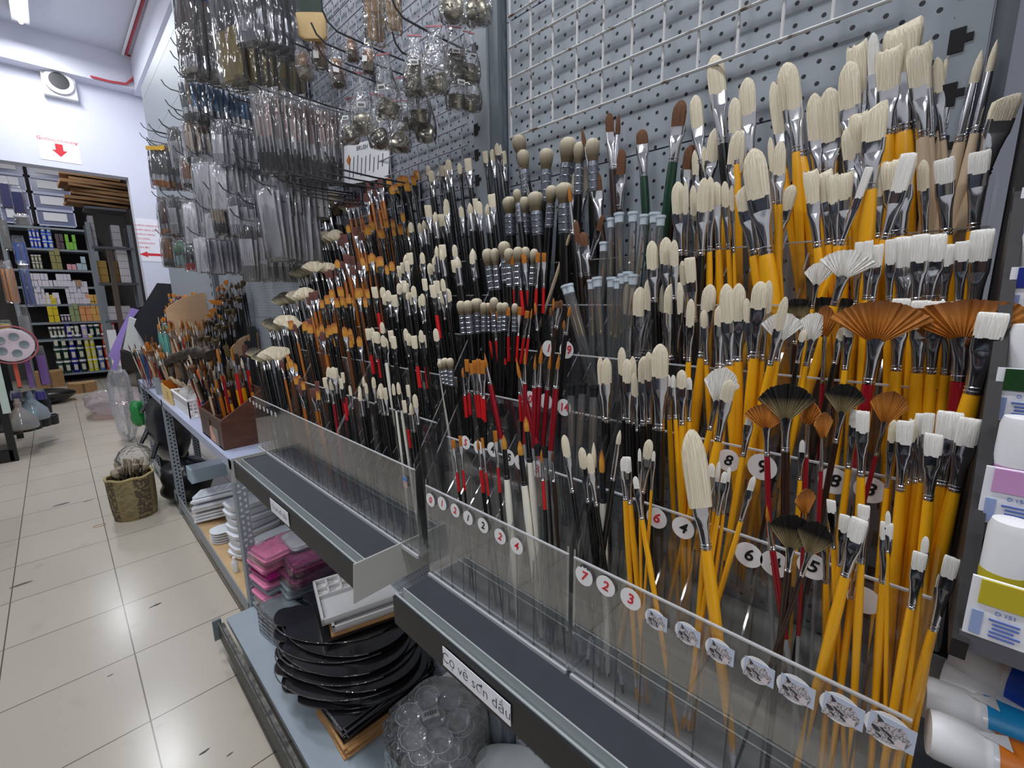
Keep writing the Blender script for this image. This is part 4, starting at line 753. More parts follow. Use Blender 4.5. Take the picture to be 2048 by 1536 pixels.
# ---- metal dipping cups in zip bags
M_cup = mat('tin_cup', rgb(176, 168, 150), .24, metal=1.0); M_zip = mat('zip_red', rgb(206, 130, 140), .5); M_bar = mat('barcode_paper', rgb(238, 238, 238), .6)
def cup_bag(px, py, wpx, x, label, ncup=1, tilt=0.0, side=False, big=False):
    p = W(px, py, x=x); dep = (p-CAM).dot(AX_F); r = wpx*dep/F_PX/2
    o = link('cup_bag', None); tag(o, label, 'bagged cup', 'bagged metal cups')
    o.location = (p.x, p.y, p.z); o.rotation_euler = (tilt, 0, R_.uniform(-.5, .3)-.6)
    m = MB()
    m.loft([(-r*1.35, r*.25, r*.3, 2.5, 0), (-r*1.2, r*1.0, r*.8, 2.5, 0), (-r*.4, r*1.15, r*1.0, 2.4, 0), (r*.7, r*1.1, r*.9, 2.4, 0), (r*1.9, r*.75, r*.42, 2.2, 0), (r*3.0, r*.5, r*.1, 2.5, 0), (r*3.6, r*.62, r*.03, 4, 0)], 26, jit=.05, rnd=R_)
    m.obj('bag', M_bag2, o)
    MB().box((0, 0, r*3.55), (r*1.26, r*.09, r*.12)).obj('zip_strip', M_zip, o, False)
    for i in range(ncup):
        c = MB(); n_ = 24
        c.lathe([(r*.70, -r*.7), (r*.78, -r*.66), (r*.80, r*.05), (r*.86, r*.08), (r*.86, r*.16), (r*.78, r*.2), (r*.80, r*.28), (r*.86, r*.3), (r*.86, r*.42), (r*.70, r*.5), (r*.3, r*.53)], n_)
        q = c.obj('metal_cup', M_cup, o); q.location = (r*.12*i, 0, r*(-.35+1.15*i)); q.rotation_euler = (R_.uniform(-.5, .5)+(1.2 if side else 0), R_.uniform(-.5, .5), 0)
        MB().lathe([(r*.1, r*.5), (r*.12, r*.62), (r*.06, r*.66)], 12).obj('knob', M_cup, q)
    if R_.random() < .6:
        s = MB().box((0, 0, 0), (r*.7, .0006, r*.42)).obj('price_sticker', M_bar, o, False); s.location = (0, -r*1.02, r*.9)
        b_ = MB()
        for j in range(7): b_.box(((j-3)*r*.075, -.0006, -r*.03), (r*.03*(1+j % 2), .0004, r*.2))
        b_.obj('barcode', M_ink, s, False)
spots = [(700, 262, 36, .56, 'lowest at the left of the cluster'), (728, 240, 46, .56, 'left of the lens-like lid'), (777, 205, 46, .53, 'hanging in front with a round lid like a lens'), (760, 268, 42, .58, 'under the lens-like lid'), (800, 276, 40, .58, 'at the bottom of the cluster'),
         (812, 238, 40, .60, 'in the middle of the cluster'), (838, 222, 42, .60, 'right of the lens-like lid'), (852, 258, 38, .62, 'lowest at the right of the cluster'), (832, 160, 46, .57, 'below the long dark hook on the left'), (872, 152, 50, .56, 'long teardrop bag below the dark hook'),
         (912, 135, 42, .62, 'upper one near the grey post'), (940, 140, 38, .64, 'beside the grey post'), (915, 192, 42, .62, 'second up near the grey post'), (944, 196, 36, .64, 'lowest near the grey post')]
for i, (px, py, w, x, s_) in enumerate(spots): cup_bag(px, py, w, x, 'zip bag with metal cup, '+s_, 2 if i in (8, 10) else 1, R_.uniform(-.15, .15), i % 3 == 1)
for i, (px, py, w, s_) in enumerate([(905, 8, 50, 'left of two at the top edge'), (955, 12, 50, 'right of two at the top edge')]): cup_bag(px, py, w, .60, 'zip bag with large metal cup, '+s_, 1, .1, True)
# ---- stencil brushes with wooden knobs in bags
M_knob = mat('turned_wood', rgb(196, 144, 100), .35, coat=.3, var=.1, vscale=40)
for i, (px, py, w, s_) in enumerate([(610, 138, 34, 'leftmost'), (642, 118, 34, 'second from left'), (676, 152, 36, 'lowest in the middle'), (705, 105, 28, 'topmost in the middle'), (738, 128, 30, 'rightmost')]):
    p = W(px, py, x=.54); dep = (p-CAM).dot(AX_F); r = w*dep/F_PX/2
    o = link('stencil_brush_bag', None, None, p, (R_.uniform(-.2, .2), 0, R_.uniform(-.8, .2))); tag(o, 'bagged stencil brush with turned wooden knob handle, %s' % s_, 'stencil brush', 'bagged stencil brushes')
    MB().lathe([(r*.5, r*.1), (r*.62, r*.3), (r*.5, r*.75), (r*.42, r*1.0), (r*.58, r*1.3), (r*.5, r*1.6), (r*.2, r*1.72)], 20).obj('wooden_knob', M_knob, o)
    MB().lathe([(r*.63, -.1*r), (r*.66, 0), (r*.63, r*.12), (r*.56, r*.2)], 20).obj('string_binding', mat('binding', rgb(120, 92, 56), .6), o)
    MB().lathe([(r*.5, -r*1.0), (r*.66, -r*.95), (r*.7, -r*.5), (r*.62, -.08*r)], 24).obj('bristles', HAIR['olive'] if i else HAIR['grey'], o)
    MB().loft([(-r*1.4, r*.2, r*.2, 2, 0), (-r*1.15, r*.8, r*.75, 2.4, 0), (0, r*.95, r*.8, 2.4, 0), (r*1.5, r*.85, r*.7, 2.4, 0), (r*2.4, r*.5, r*.3, 2.2, 0), (r*3.2, r*.4, r*.06, 3, 0)], 22, jit=.06, rnd=R_).obj('bag', M_bag2, o)
    if i in (1, 2, 4): MB().box((-.3*r, -r*.86, r*.2), (r*.6, .0006, r*.7)).obj('price_sticker', M_bar, o, False)
# ---- bag of long wooden sticks, dark green board with wooden foot, printed card
for i, (pa, pb, wpx) in enumerate([((742, -60), (748, 95), 38), ((782, -60), (800, 60), 34)]):
    a = W(*pa, x=.56); b_ = W(*pb, x=.56); h = a.z-b_.z; r = wpx*(b_-CAM).dot(AX_F)/F_PX/2
    o = link('stick_bag', None, None, a, (0, 0, -.3)); tag(o, 'long clear bag of pale wooden sticks, %s of two at top centre' % ('left' if i == 0 else 'right'), 'stick bag', 'bags of wooden sticks')
    for j in range(5): MB().tube([((j-2)*r*.34, (j % 2-.5)*r*.3, -.01), ((j-2)*r*.30, (j % 2-.5)*r*.3, -h*.93)], r*.15, 8).obj('wooden_stick', mat('pale_dowel', rgb(204, 162, 104), .5, var=.1, vscale=60), o)
    MB().loft([(-h, r*.9, r*.1, 3, 0), (-h*.95, r*1.05, r*.5, 2.5, 0), (-h*.4, r*1.1, r*.6, 2.5, 0), (0, r*1.0, r*.4, 2.5, 0)], 20, jit=.06, rnd=R_).obj('bag', M_bag2, o)
a = W(600, 28, x=.5); o = link('wood_brush', None, None, (a.x, a.y, a.z)); tag(o, 'wide flat brush with dark green body and pale wooden end', 'wide brush')
dep = (a-CAM).dot(AX_F); u = dep/F_PX; o.rotation_euler = (0, 0, -.75)
MB().loft([(0, 24*u, 5*u, 3, 22*u), (40*u, 24*u, 5*u, 3, 22*u), (70*u, 34*u, 5*u, 3, 20*u), (120*u, 36*u, 5*u, 3, 20*u)], 16).obj('green_body', mat('bottle_green', rgb(34, 54, 42), .5), o)
MB().loft([(-46*u, 20*u, 6*u, 4, 24*u), (-40*u, 28*u, 7*u, 4, 22*u), (0, 30*u, 7*u, 4, 22*u)], 16).obj('wooden_end', mat('pale_wood', rgb(222, 190, 136), .5, var=.08, vscale=30), o)
a = W(690, 305, x=.675); b_ = W(768, 302, x=.675); d = W(698, 382, x=.675)
w = abs(a.y-b_.y); h = a.z-d.z; o = link('printed_card', None); o.matrix_world = facing(((.675), (a.y+b_.y)/2, a.z-h/2+.006), (-1, -.15, .1), roll=-.06); tag(o, 'white card printed with a row of brush shapes, hung on the lilac grid', 'card')
MB().box((0, 0, 0), (w, h, .0012)).obj('sheet', M_paper, o, False)
for j in range(9): m = MB().box((-w*.3+j*w*.085, -h*.12+.004*(j % 3), .001), (w*.012, h*(.55-.03*j), .0006)); m.obj('printed_brush', M_ink, o, False)
MB().prism([(-w*.38, h*.12), (-w*.33, h*.26), (-w*.28, h*.12), (-w*.33, -h*.02)], .0007, .0012).obj('printed_shape', mat('orange_print', rgb(206, 120, 60), .6), o, False)
text_mesh('BRUSH', h*.16, M_ink, 'lettering', o, Matrix.Translation((-w*.05, h*.36, .0008)))
# ================================================================== steel table with brush displays
ZT = .79
M_tab = mat('lavender_steel', rgb(176, 184, 210), .38, var=.04, vscale=5); M_ang = mat('angle_steel', rgb(140, 148, 156), .42)
t = thing('steel_table', 'blue-grey slotted steel table along the wall past the racks', 'table', (.55, 3.3, 0))
MB().box((0, 0, ZT-.02), (.30, 2.72, .04)).obj('table_top', M_tab, t, False)
def leg(x, y, nm):
    m = MB(); m.box((x-.55, y-3.3, ZT/2), (.004, .045, ZT)); m.box((x-.55+.02, y-3.3-.022, ZT/2), (.04, .004, ZT)); lo = m.obj('leg', M_ang, t, False)
    s = MB(); k = 0
    z = .06
    while z < ZT-.06:
        for dx, ph in ((-.009, 0), (.009, .012)):
            if k % 4 != 3: s.prism([(dx+.0042*math.cos(a*PI/5), z+ph+.0075*math.sin(a*PI/5)) for a in range(10)], 0, .0006, M=Matrix(((1, 0, 0, x-.55+.02), (0, 0, -1, y-3.3-.0243), (0, 1, 0, 0), (0, 0, 0, 1))))
            else: s.prism([(dx+.008*math.cos(a*PI/5), z+ph+.0045*math.sin(a*PI/5)) for a in range(10)], 0, .0006, M=Matrix(((1, 0, 0, x-.55+.02), (0, 0, -1, y-3.3-.0243), (0, 1, 0, 0), (0, 0, 0, 1))))
        z += .026; k += 1
    s.obj('punched_holes', M_postdk if y > 3 else mat('bright_hole', rgb(206, 210, 214), .6), lo, False)
for x, y in ((.402, 1.96), (.402, 3.55), (.402, 4.6), (.69, 1.96), (.69, 4.6)): leg(x, y, '')
MB().box((-.148, -.03, .11), (.004, 2.6, .07)).obj('lower_beam', M_ang, t, False)
MB().box((0.0, -.75, .135), (.29, 1.15, .012)).obj('kraft_shelf', mat('kraft_board', rgb(196, 164, 122), .75, var=.06, vscale=8), t, False)
# wooden caddy nearest on the table
M_wal = mat('walnut_wood', rgb(92, 54, 36), .42, coat=.2, var=.3, vscale=14, stretch=(1, 1, 5)); M_walf = mat('walnut_front', rgb(78, 50, 40), .45, var=.15, vscale=18)
t = thing('wooden_caddy', 'dark brown wooden box with sloping sides full of brushes at the table end', 'brush box', (.415, 2.10, ZT))
MB().box((.11, .19, .004), (.22, .37, .008)).obj('bottom', M_wal, t, False)
MB().prism([(0, 0), (.185, 0), (.185, .235), (.17, .235), (0, .125)], -.006, .006, M=Matrix(((1, 0, 0, 0), (0, 0, 1, 0.006), (0, 1, 0, 0), (0, 0, 0, 1)))).obj('near_side', M_wal, t, False)
MB().prism([(0, 0), (.185, 0), (.185, .235), (.17, .235), (0, .125)], -.006, .006, M=Matrix(((1, 0, 0, 0), (0, 0, 1, .374), (0, 1, 0, 0), (0, 0, 0, 1)))).obj('far_side', M_wal, t, False)
MB().box((.005, .19, .0625), (.01, .356, .125)).obj('front', M_walf, t, False)
MB().box((.18, .19, .117), (.01, .356, .234)).obj('back', M_wal, t, False)
for k in range(1, 4): MB().box((.095, .09*k+.01, .06), (.165, .006, .11)).obj('divider', M_walf, t, False)
MB().lathe([(.016, 0), (.017, .003), (.012, .005)], 16, M=Matrix.Rotation(-PI/2, 3, 'Y'), c=(0, .2, .088)).obj('round_stud', M_walf, t)
o = MB().box((-.0008, .14, .04), (.001, .14, .07)).obj('notice', mat('notice_grey', rgb(150, 138, 132), .6), t, False)
MB().prism([(0, 0), (.09, 0), (.075, .03), (.045, .04), (.02, .066), (0, .06)], 0, .0006, M=Matrix(((0, 0, -1, -.0014), (-1, 0, 0, .205), (0, 1, 0, .008), (0, 0, 0, 1)))).obj('peach_print', mat('peach_ink', rgb(230, 168, 146), .6), o, False)
# loose brushes as single small meshes: handle, ferrule and hair (too small in the photo to show more)
SB = {}
def small_brush(hm, tm, fm=M_fer, kind='flat'):
    key = (hm.name, tm.name, fm.name, kind)
    if key not in SB:
        m = MB(); m.lathe([(.12, 0), (.2, .25), (.3, .55), (.26, .72)], 8, mi=0); m.lathe([(.27, .72), (.28, .76), (.25, .8)], 8, mi=1, caps=False)
        if kind == 'flat': m.loft([(.8, .26, .26, 2, 0), (.86, .42, .18, 3, 0)], 10, mi=1, caps=False); m.loft([(.86, .42, .18, 3, 0), (.93, .5, .2, 3, 0), (1, .46, .06, 3, 0)], 12, mi=2)
        elif kind == 'round': m.lathe([(.25, .8), (.22, .87)], 8, mi=1, caps=False); m.lathe([(.22, .87), (.3, .91), (.2, .96), (.03, 1)], 8, mi=2)
        elif kind == 'fan': m.loft([(.8, .25, .2, 2, 0), (.87, .5, .1, 3, 0)], 10, mi=1, caps=False); m.loft([(.87, .5, .1, 3, 0), (.94, 1.5, .1, 3, 0), (.97, 2.0, .08, 2.4, 0), (1, 1.2, .05, 2, 0)], 16, mi=2)
        elif kind == 'mop': m.lathe([(.25, .8), (.34, .86)], 8, mi=1, caps=False); m.lathe([(.34, .86), (.7, .92), (.75, .96), (.5, .99), (.1, 1.0)], 12, mi=2)
        SB[key] = m.mesh('slim_brush', [hm, fm, tm], angle=50)
    return SB[key]
SREC = {}
def put_small(base, tip, w, hm, tm, where, words, fm=M_fer, kind='flat', name='slim_brush'):
    base = Vector(base); tip = Vector(tip); u = (tip-base); L = u.length; u.normalize(); X = Vector((0, -1, 0)).cross(u); X = u.cross(Vector((1, .2, 0))).normalized(); a = R_.uniform(-.7, .7)
    Y = u.cross(X); X2 = X*math.cos(a)+Y*math.sin(a); Y2 = u.cross(X2)
    o = link(name, small_brush(hm, tm, fm, kind)); o.matrix_world = Matrix(((X2.x*w, Y2.x*w, u.x*L, base.x), (X2.y*w, Y2.y*w, u.y*L, base.y), (X2.z*w, Y2.z*w, u.z*L, base.z), (0, 0, 0, 1)))
    SREC.setdefault((words, where), []).append((o, tip))
    return o
def name_small():
    for (words, where), l in SREC.items():
        l.sort(key=lambda r: (r[1]-CAM).dot(AX_R)/(r[1]-CAM).dot(AX_F))
        for i, (o, tp) in enumerate(l): tag(o, '%s, %s%s' % (words, (ORD[i]+' from left ') if len(l) > 1 else '', where), 'slim brush', 'slim brushes on the table')
HM = {'black': M_blk, 'yellow': M_yel, 'brown': M_brn, 'amber': M_org, 'wine': M_mrn, 'natural': M_nat, 'blue': mat('blue_lacquer', rgb(40, 90, 160), .3), 'red': M_rd, 'green': M_grn, 'teal': mat('teal_lacquer', rgb(96, 160, 150), .35), 'umber': M_dkb}
#   in the wooden caddy: pixel of tip, width px, handle, hair, shape
for px, py, w, hm, tm, kd in [(455, 735, 16, 'umber', 'olive', 'flat'), (428, 712, 9, 'black', 'dark', 'round'), (437, 722, 10, 'wine', 'white', 'flat'), (482, 715, 10, 'black', 'cream', 'round'), (444, 748, 14, 'red', 'gold', 'flat'), (478, 740, 15, 'yellow', 'brown', 'flat'), (492, 742, 15, 'yellow', 'brown', 'flat'), (432, 760, 13, 'amber', 'gold', 'flat'), (441, 765, 14, 'yellow', 'white', 'flat'), (419, 752, 7, 'black', 'dark', 'round'), (455, 780, 10, 'yellow', 'gold', 'flat'),
                            (411, 760, 8, 'natural', 'brown', 'flat'), (425, 775, 10, 'blue', 'gold', 'flat'), (466, 742, 12, 'yellow', 'olive', 'flat'), (500, 752, 10, 'yellow', 'gold', 'flat'), (471, 708, 10, 'umber', 'dark', 'flat'), (434, 698, 10, 'wine', 'gold', 'flat'), (452, 690, 12, 'umber', 'olive', 'flat'), (489, 690, 12, 'red', 'plum', 'flat'), (462, 694, 12, 'red', 'gold', 'flat')]:
    f = R_.random(); y = 2.16 + .28*f; x = .455+R_.uniform(0, .11); T = W(px, py, y=2.16+.26*f); b0 = Vector((min(.585, max(.44, T.x+.02)), T.y-.015, ZT+.012)); dep = (T-CAM).dot(AX_F)
    put_small(b0, T, w*dep/F_PX, HM[hm], HAIR[tm], 'in the wooden caddy', '%s handled %s %s brush' % (hm, tm.replace('plum', 'plum-haired'), kd), kind=kd)
# white lattice basket of plastic bags
t = thing('plastic_basket', 'white lattice plastic basket holding small bags on the table', 'basket', (.49, 2.98, ZT))
def basket_part(x0, x1, y0, y1, h, nm, m):
    q = MB(); N = 20
    for (a, b_) in (((x0, y0), (x1, y0)), ((x1, y0), (x1, y1)), ((x1, y1), (x0, y1)), ((x0, y1), (x0, y0))):
        a = Vector((*a, 0)); b_ = Vector((*b_, 0)); L = (b_-a).length; n_ = max(2, int(L/.018))
        for i in range(n_+1): p = a.lerp(b_, i/n_); q.box((p.x, p.y, h/2), (.005, .005, h))
        for k in range(6): q.bar(a+Vector((0, 0, h*k/5+.002)), b_+Vector((0, 0, h*k/5+.002)), .004, .006)
    return q.obj(nm, m, t, False)
basket_part(-.06, .09, -.14, .30, .095, 'lattice_wall', M_white)
MB().box((.015, .08, .003), (.15, .44, .006)).obj('bottom', M_white, t, False)
MB().tube([(-.064, -.144, .097), (.094, -.144, .097), (.094, .304, .097), (-.064, .304, .097), (-.064, -.144, .097)], .006, 8).obj('rim', M_white, t)
M_pinkbag = film('pinkish_bag', (.93, .84, .80), 1.3, .15, bump=.8, bscale=40, haze=.35)
for i, (dx, dy, dz) in enumerate([(.0, -.05, .06), (.03, .08, .065), (.0, .2, .06), (.04, .0, .12), (.03, .16, .125)]):
    o = MB().loft([(-.05, .02, .02, 2, 0), (-.035, .05, .035, 2.4, 0), (.0, .055, .04, 2.4, 0), (.04, .045, .03, 2.2, 0), (.065, .02, .006, 2, 0)], 18, jit=.12, rnd=R_).obj('small_bag', M_pinkbag)
    o.location = (.49+dx, 2.98+dy, ZT+dz); o.rotation_euler = (R_.uniform(-.5, .5), R_.uniform(-.6, .6), R_.uniform(0, 3)); tag(o, 'small pinkish plastic bag in the white basket, %s from the camera' % ORD[i], 'bag', 'small bags in the white basket')
# yellow carton, clear cup, wooden sticks, dark fringe, orange box, white card, discs
o = thing('yellow_carton', 'open pale yellow carton next to the white basket', 'carton', (.42, 3.45, ZT)); my = mat('yellow_card', rgb(236, 204, 140), .7)
for (c, d) in (((0, 0, .05), (.003, .30, .10)), ((.11, 0, .05), (.003, .30, .10)), ((.055, -.15, .05), (.11, .003, .10)), ((.055, .15, .05), (.11, .003, .10))): MB().box(c, d).obj('wall', my, o, False)
MB().box((.055, 0, .003), (.11, .3, .004)).obj('bottom', my, o, False)
MB().box((-.002, -.06, .05), (.001, .05, .05)).obj('print', mat('carton_print', rgb(206, 160, 96), .7), o, False)
p = W(300, 778, z=ZT); o = thing('clear_cup', 'clear square cup of brushes at the table edge', 'cup', (.43, 4.12, ZT))
for (c, d) in (((-.05, 0, .11), (.003, .10, .22)), ((.05, 0, .11), (.003, .10, .22)), ((0, -.05, .11), (.10, .003, .22)), ((0, .05, .11), (.10, .003, .22))): MB().box(c, d).obj('pane', M_acr2, o, False)
MB().box((0, 0, .003), (.1, .1, .005)).obj('bottom', M_acr2, o, False)
for k in range(15):
    b0 = Vector((.43+R_.uniform(-.035, .035), 4.12+R_.uniform(-.035, .035), ZT+.008)); T = b0+Vector((R_.uniform(-.06, .06), R_.uniform(-.05, .12), R_.uniform(.27, .38)))
    hm, tm = R_.choice([('natural', 'gold'), ('wine', 'brown'), ('blue', 'white'), ('amber', 'brown'), ('red', 'gold'), ('natural', 'plum')]); put_small(b0, T, .014, HM[hm], HAIR[tm], 'in the clear square cup', '%s handled %s slim brush' % (hm, tm), kind=R_.choice(['flat', 'round']))
for i in range(8):
    a = W(355+9*i, 766-abs(i-3)*1.5, x=.50); a.z = ZT+.09; b_ = a+Vector((-.05+.004*i, .10-.03*i, .075-.004*abs(i-4)))
    o = MB().bar(a, b_, .022, .004).obj('wooden_stick', M_nat, None, False); tag(o, 'flat pale wooden stick, %s from left behind the white basket' % ORD[i], 'stick', 'flat wooden sticks behind the basket')
m = MB(); ring = []
for i in range(26):
    f_ = i/25; p = W(316+108*f_, 738-26*math.sin(f_*2.4)-10*f_, x=.47); h = .026+.008*math.sin(i*1.7)+.006*math.sin(i*3.1)
    ring.append([Vector((p.x+.024*math.cos(a)*(1+.2*math.sin(i*2+a*3)), p.y, p.z+h*math.sin(a)-.03*(1-f_)*0)) for a in [2*PI*k/14 for k in range(14)]])
tag(m.rings(ring).obj('fur_roll', HAIR['dark']), 'dark brown shaggy roll of hair lying behind the wooden sticks', 'fur roll')
p = W(404, 712, x=.56); o = MB().box((0, 0, .0), (.07, .12, .085)).obj('orange_box', mat('orange_card', rgb(226, 106, 50), .6), None, False); o.location = (p.x, p.y, ZT+.185); o.rotation_euler = (0, 0, .5); tag(o, 'small orange box among the brushes on the table', 'box')
o = MB().box((0, 0, 0), (.12, .16, .15)).obj('white_carton', M_white, None, False); o.location = (p.x, p.y+.02, ZT+.068); tag(o, 'white carton under the small orange box', 'carton')
a, b_, d = W(356, 722, x=.52), W(407, 714, x=.52), W(386, 694, x=.54)
vs = [a, b_, d]; o = MB().add([Vector(v) for v in vs]+[Vector(v)+Vector((.002, .001, 0)) for v in vs], [(0, 1, 2), (5, 4, 3), (0, 3, 4, 1), (1, 4, 5, 2), (2, 5, 3, 0)]).obj('folded_card', M_paper, None, False); tag(o, 'white folded card like a triangle in front of the orange box', 'card')
M_birch = mat('birch_board', rgb(214, 176, 138), .55, var=.06, vscale=12, stretch=(1, 1, 6))
def arch(label, px, py, y, rpx, x0, x1):
    c = W(px, py, y=y); r = rpx*(c-CAM).dot(AX_F)/F_PX; pl = [(c.x+r*math.cos(a), c.z+r*math.sin(a)) for a in [PI*(.28+.9*k/40) for k in range(41)]]
    pl = [(u, v) for u, v in pl if x0 <= u <= x1 and v > ZT+.02]; pl = [(x1, pl[0][1])] + pl + [(pl[-1][0], ZT+.001), (x1, ZT+.001)]
    o = MB().prism(pl, -.005, .005, M=Matrix(((1, 0, 0, 0), (0, 0, 1, y), (0, 1, 0, 0), (0, 0, 0, 1)))).obj('rounded_board', M_birch, None, False); return tag(o, label, 'board')
arch('large rounded birch board standing among the brush displays', 434, 690, 3.46, 103, .47, .70)
arch('smaller rounded birch board standing beside the fan brushes', 522, 724, 2.475, 58, .50, .70)
# stepped displays of golden and of black brushes
def stepped(label, x0, y0, y1, zlist, m):
    o = thing('brush_stand', label, 'brush stand', (x0, (y0+y1)/2, ZT), 0, 'stepped brush stands')
    for i, z in enumerate(zlist): MB().box((.028*i+.014, 0, (z-ZT)/2), (.027, y1-y0, z-ZT)).obj('step', m, o, False)
    return o
M_stand = mat('stand_grey', rgb(60, 60, 62), .6)
stepped('dark stepped stand of golden brushes far along the table', .55, 3.50, 4.55, [1.02, 1.08, 1.14, 1.20, 1.26], M_stand)
stepped('dark stepped stand of black brushes in the middle of the table', .55, 2.46, 3.02, [1.00, 1.07, 1.14, 1.21, 1.28], M_stand)
for i, z in enumerate([1.02, 1.08, 1.14, 1.20, 1.26]):
    for k in range(17):
        b0 = Vector((.55+.014+.028*i, 3.53+1.0*k/16+R_.uniform(-.01, .01), z)); T = b0+Vector((R_.uniform(-.01, .01), R_.uniform(-.01, .05), R_.uniform(.17, .215)))
        hm, tm, kd, wd = ('teal', 'gold', 'flat', 'teal handled golden') if (i < 2 and k > 8) else R_.choice([('amber', 'gold', 'flat', 'amber golden'), ('amber', 'gold', 'flat', 'amber golden'), ('black', 'gold', 'flat', 'black golden'), ('wine', 'plum', 'mop', 'wine handled plum')])
        put_small(b0, T, R_.uniform(.020, .032), HM[hm], HAIR[tm], '%s step of golden stand' % ORD[i], wd+' slim brush', kind=kd)
for i, z in enumerate([1.00, 1.07, 1.14, 1.21, 1.28]):
    for k in range(13):
        b0 = Vector((.55+.014+.028*i, 2.48+.52*k/12+R_.uniform(-.01, .01), z)); T = b0+Vector((R_.uniform(-.01, .01), R_.uniform(-.01, .05), R_.uniform(.19, .24)))
        fan = k > 7 and i > 1
        put_small(b0, T, R_.uniform(.016, .022) if not fan else .02, M_blk, HAIR['gold'] if fan else HAIR['olive'], '%s step of black stand' % ORD[i], 'black handled golden fan brush' if fan else 'black handled olive slim brush', kind='fan' if fan else R_.choice(['flat', 'round', 'mop']))
# tumblers of loose brushes
M_tum = mat('tumbler_dark', rgb(70, 52, 48), .4)
o = MB().box((0, 0, .07), (.20, .135, .14)).obj('low_plinth', M_stand, None, False); o.location = (.59, 3.365, ZT); tag(o, 'low dark plinth carrying tumblers in front of the large birch board', 'plinth')
for i, (x, y, z0, colr) in enumerate([(.45, 3.78, 0, 'grey'), (.50, 3.95, 0, 'clear'), (.47, 3.62, 0, 'amber'), (.54, 3.33, .14, 'dark'), (.64, 3.33, .14, 'white'), (.50, 2.74, 0, 'red'), (.545, 3.41, .14, 'green'), (.645, 3.41, .14, 'black'), (.49, 2.60, 0, 'navy')]):
    o = thing('brush_tumbler', '%s tumbler of loose brushes on the table' % colr, 'tumbler', (x, y, ZT+z0), 0, 'tumblers of brushes')
    cm = {'grey': M_post, 'clear': M_sleeve, 'amber': M_org, 'dark': M_tum, 'red': M_rd, 'green': M_grn, 'black': M_black, 'white': M_white, 'navy': HM['blue']}[colr]
    MB().lathe([(.042, 0), (.046, .12), (.043, .12), (.040, .006)], 18, caps=False).obj('wall', cm, o); MB().lathe([(.041, 0), (.041, .004)], 18).obj('bottom', cm, o)
    for k in range(13):
        b0 = Vector((x+R_.uniform(-.025, .025), y+R_.uniform(-.025, .025), ZT+z0+.008)); T = b0+Vector((R_.uniform(-.07, .03), R_.uniform(-.07, .06), R_.uniform(.24, .36)))
        hm, tm, kd = R_.choice([('natural', 'gold', 'flat'), ('amber', 'gold', 'flat'), ('wine', 'brown', 'round'), ('black', 'cream', 'round'), ('red', 'gold', 'flat'), ('natural', 'cream', 'flat'), ('umber', 'brown', 'mop'), ('natural', 'white', 'round')])
        put_small(b0, T, R_.uniform(.012, .024), HM[hm], HAIR[tm], 'in the %s tumbler'% colr, '%s %s %s brush' % (hm, tm, kd), kind=kd)
# palette-knife cones of pale wood standing up
for i, (px, py) in enumerate([(316, 634), (336, 632), (427, 690), (383, 672)]):
    T = W(px, py, x=.56); o = MB().prism([(-.02, 0), (.03, .0), (.004, .10)], -.002, .002, M=Matrix(((0, 0, 1, 0), (-1, 0, 0, 0), (0, 1, 0, 0), (0, 0, 0, 1)))).obj('wooden_wedge', M_nat, None, False)
    o.location = (T.x, T.y, T.z-.10); tag(o, 'pale wooden wedge sticking up among the brushes, %s from left' % ORD[i] if i != 3 else 'pale wooden wedge near the red tumbler', 'wedge', 'wooden wedges on the table')
# shelf under the table: white palettes in wrap
M_wpl = mat('glossy_white', rgb(232, 236, 242), .25, coat=.3); M_wrap = film('wrap_film', (.98, .98, .985), 1.7, .08, bump=.8, bscale=30, haze=.035)
def well_tray(L, Wd, H, nx, ny, label, group, m=M_wpl, name='paint_tray'):
    o = MB(); o.box((0, 0, H*.5), (L, Wd, H)); q = o.obj(name, m, None, False); tag(q, label, 'palette', group)
    w = MB()
    for i in range(nx):
        for j in range(ny): w.lathe([(L/nx*.36, .0004), (L/nx*.30, -.0), (L/nx*.2, .0002)], 14, c=((i+.5-nx/2)*L/nx*.9, (j+.5-ny/2)*Wd/ny*.9, H))
    w.obj('wells', mat('well_shade', rgb(196, 204, 214), .3), q); return q
for i in range(9):
    q = well_tray(.26, .11, .012, 6, 3, 'long white slotted paint tray in wrap, %s from bottom of the leaning stack' % ORD[i], 'long trays under the table') if i in (0, 8) else tag(MB().box((0, 0, .006), (.26, .11, .012)).obj('paint_tray', M_wpl, None, False), 'long white slotted paint tray in wrap, %s from bottom of the leaning stack' % ORD[i], 'palette', 'long trays under the table')
    q.location = (.53+R_.uniform(-.01, .01), 2.95+R_.uniform(-.02, .02)-.004*i, .172+.0185*i); q.rotation_euler = (.0, -.16, -.55)
o = well_tray(.2, .13, .09, 4, 3, 'pale blue tray with round wells at the back under the table', None, mat('pale_blue', rgb(190, 210, 226), .35)); o.location = (.56, 3.4, .26)
for i in range(8):
    o = MB().loft([(0, .10, .062, 5, 0), (.012, .115, .075, 4, 0), (.03, .118, .078, 4, 0), (.034, .112, .072, 4, 0)], 24).obj('white_palette_box', M_wpl); o.location = (.56+.004*(i % 3), 2.42+R_.uniform(-.012, .012), .142+.037*i); o.rotation_euler = (0, 0, R_.uniform(-.1, .1)+.2)
    tag(o, 'white rounded plastic palette box, %s from bottom of its stack by the table leg' % ORD[i], 'palette', 'white boxes under the table')
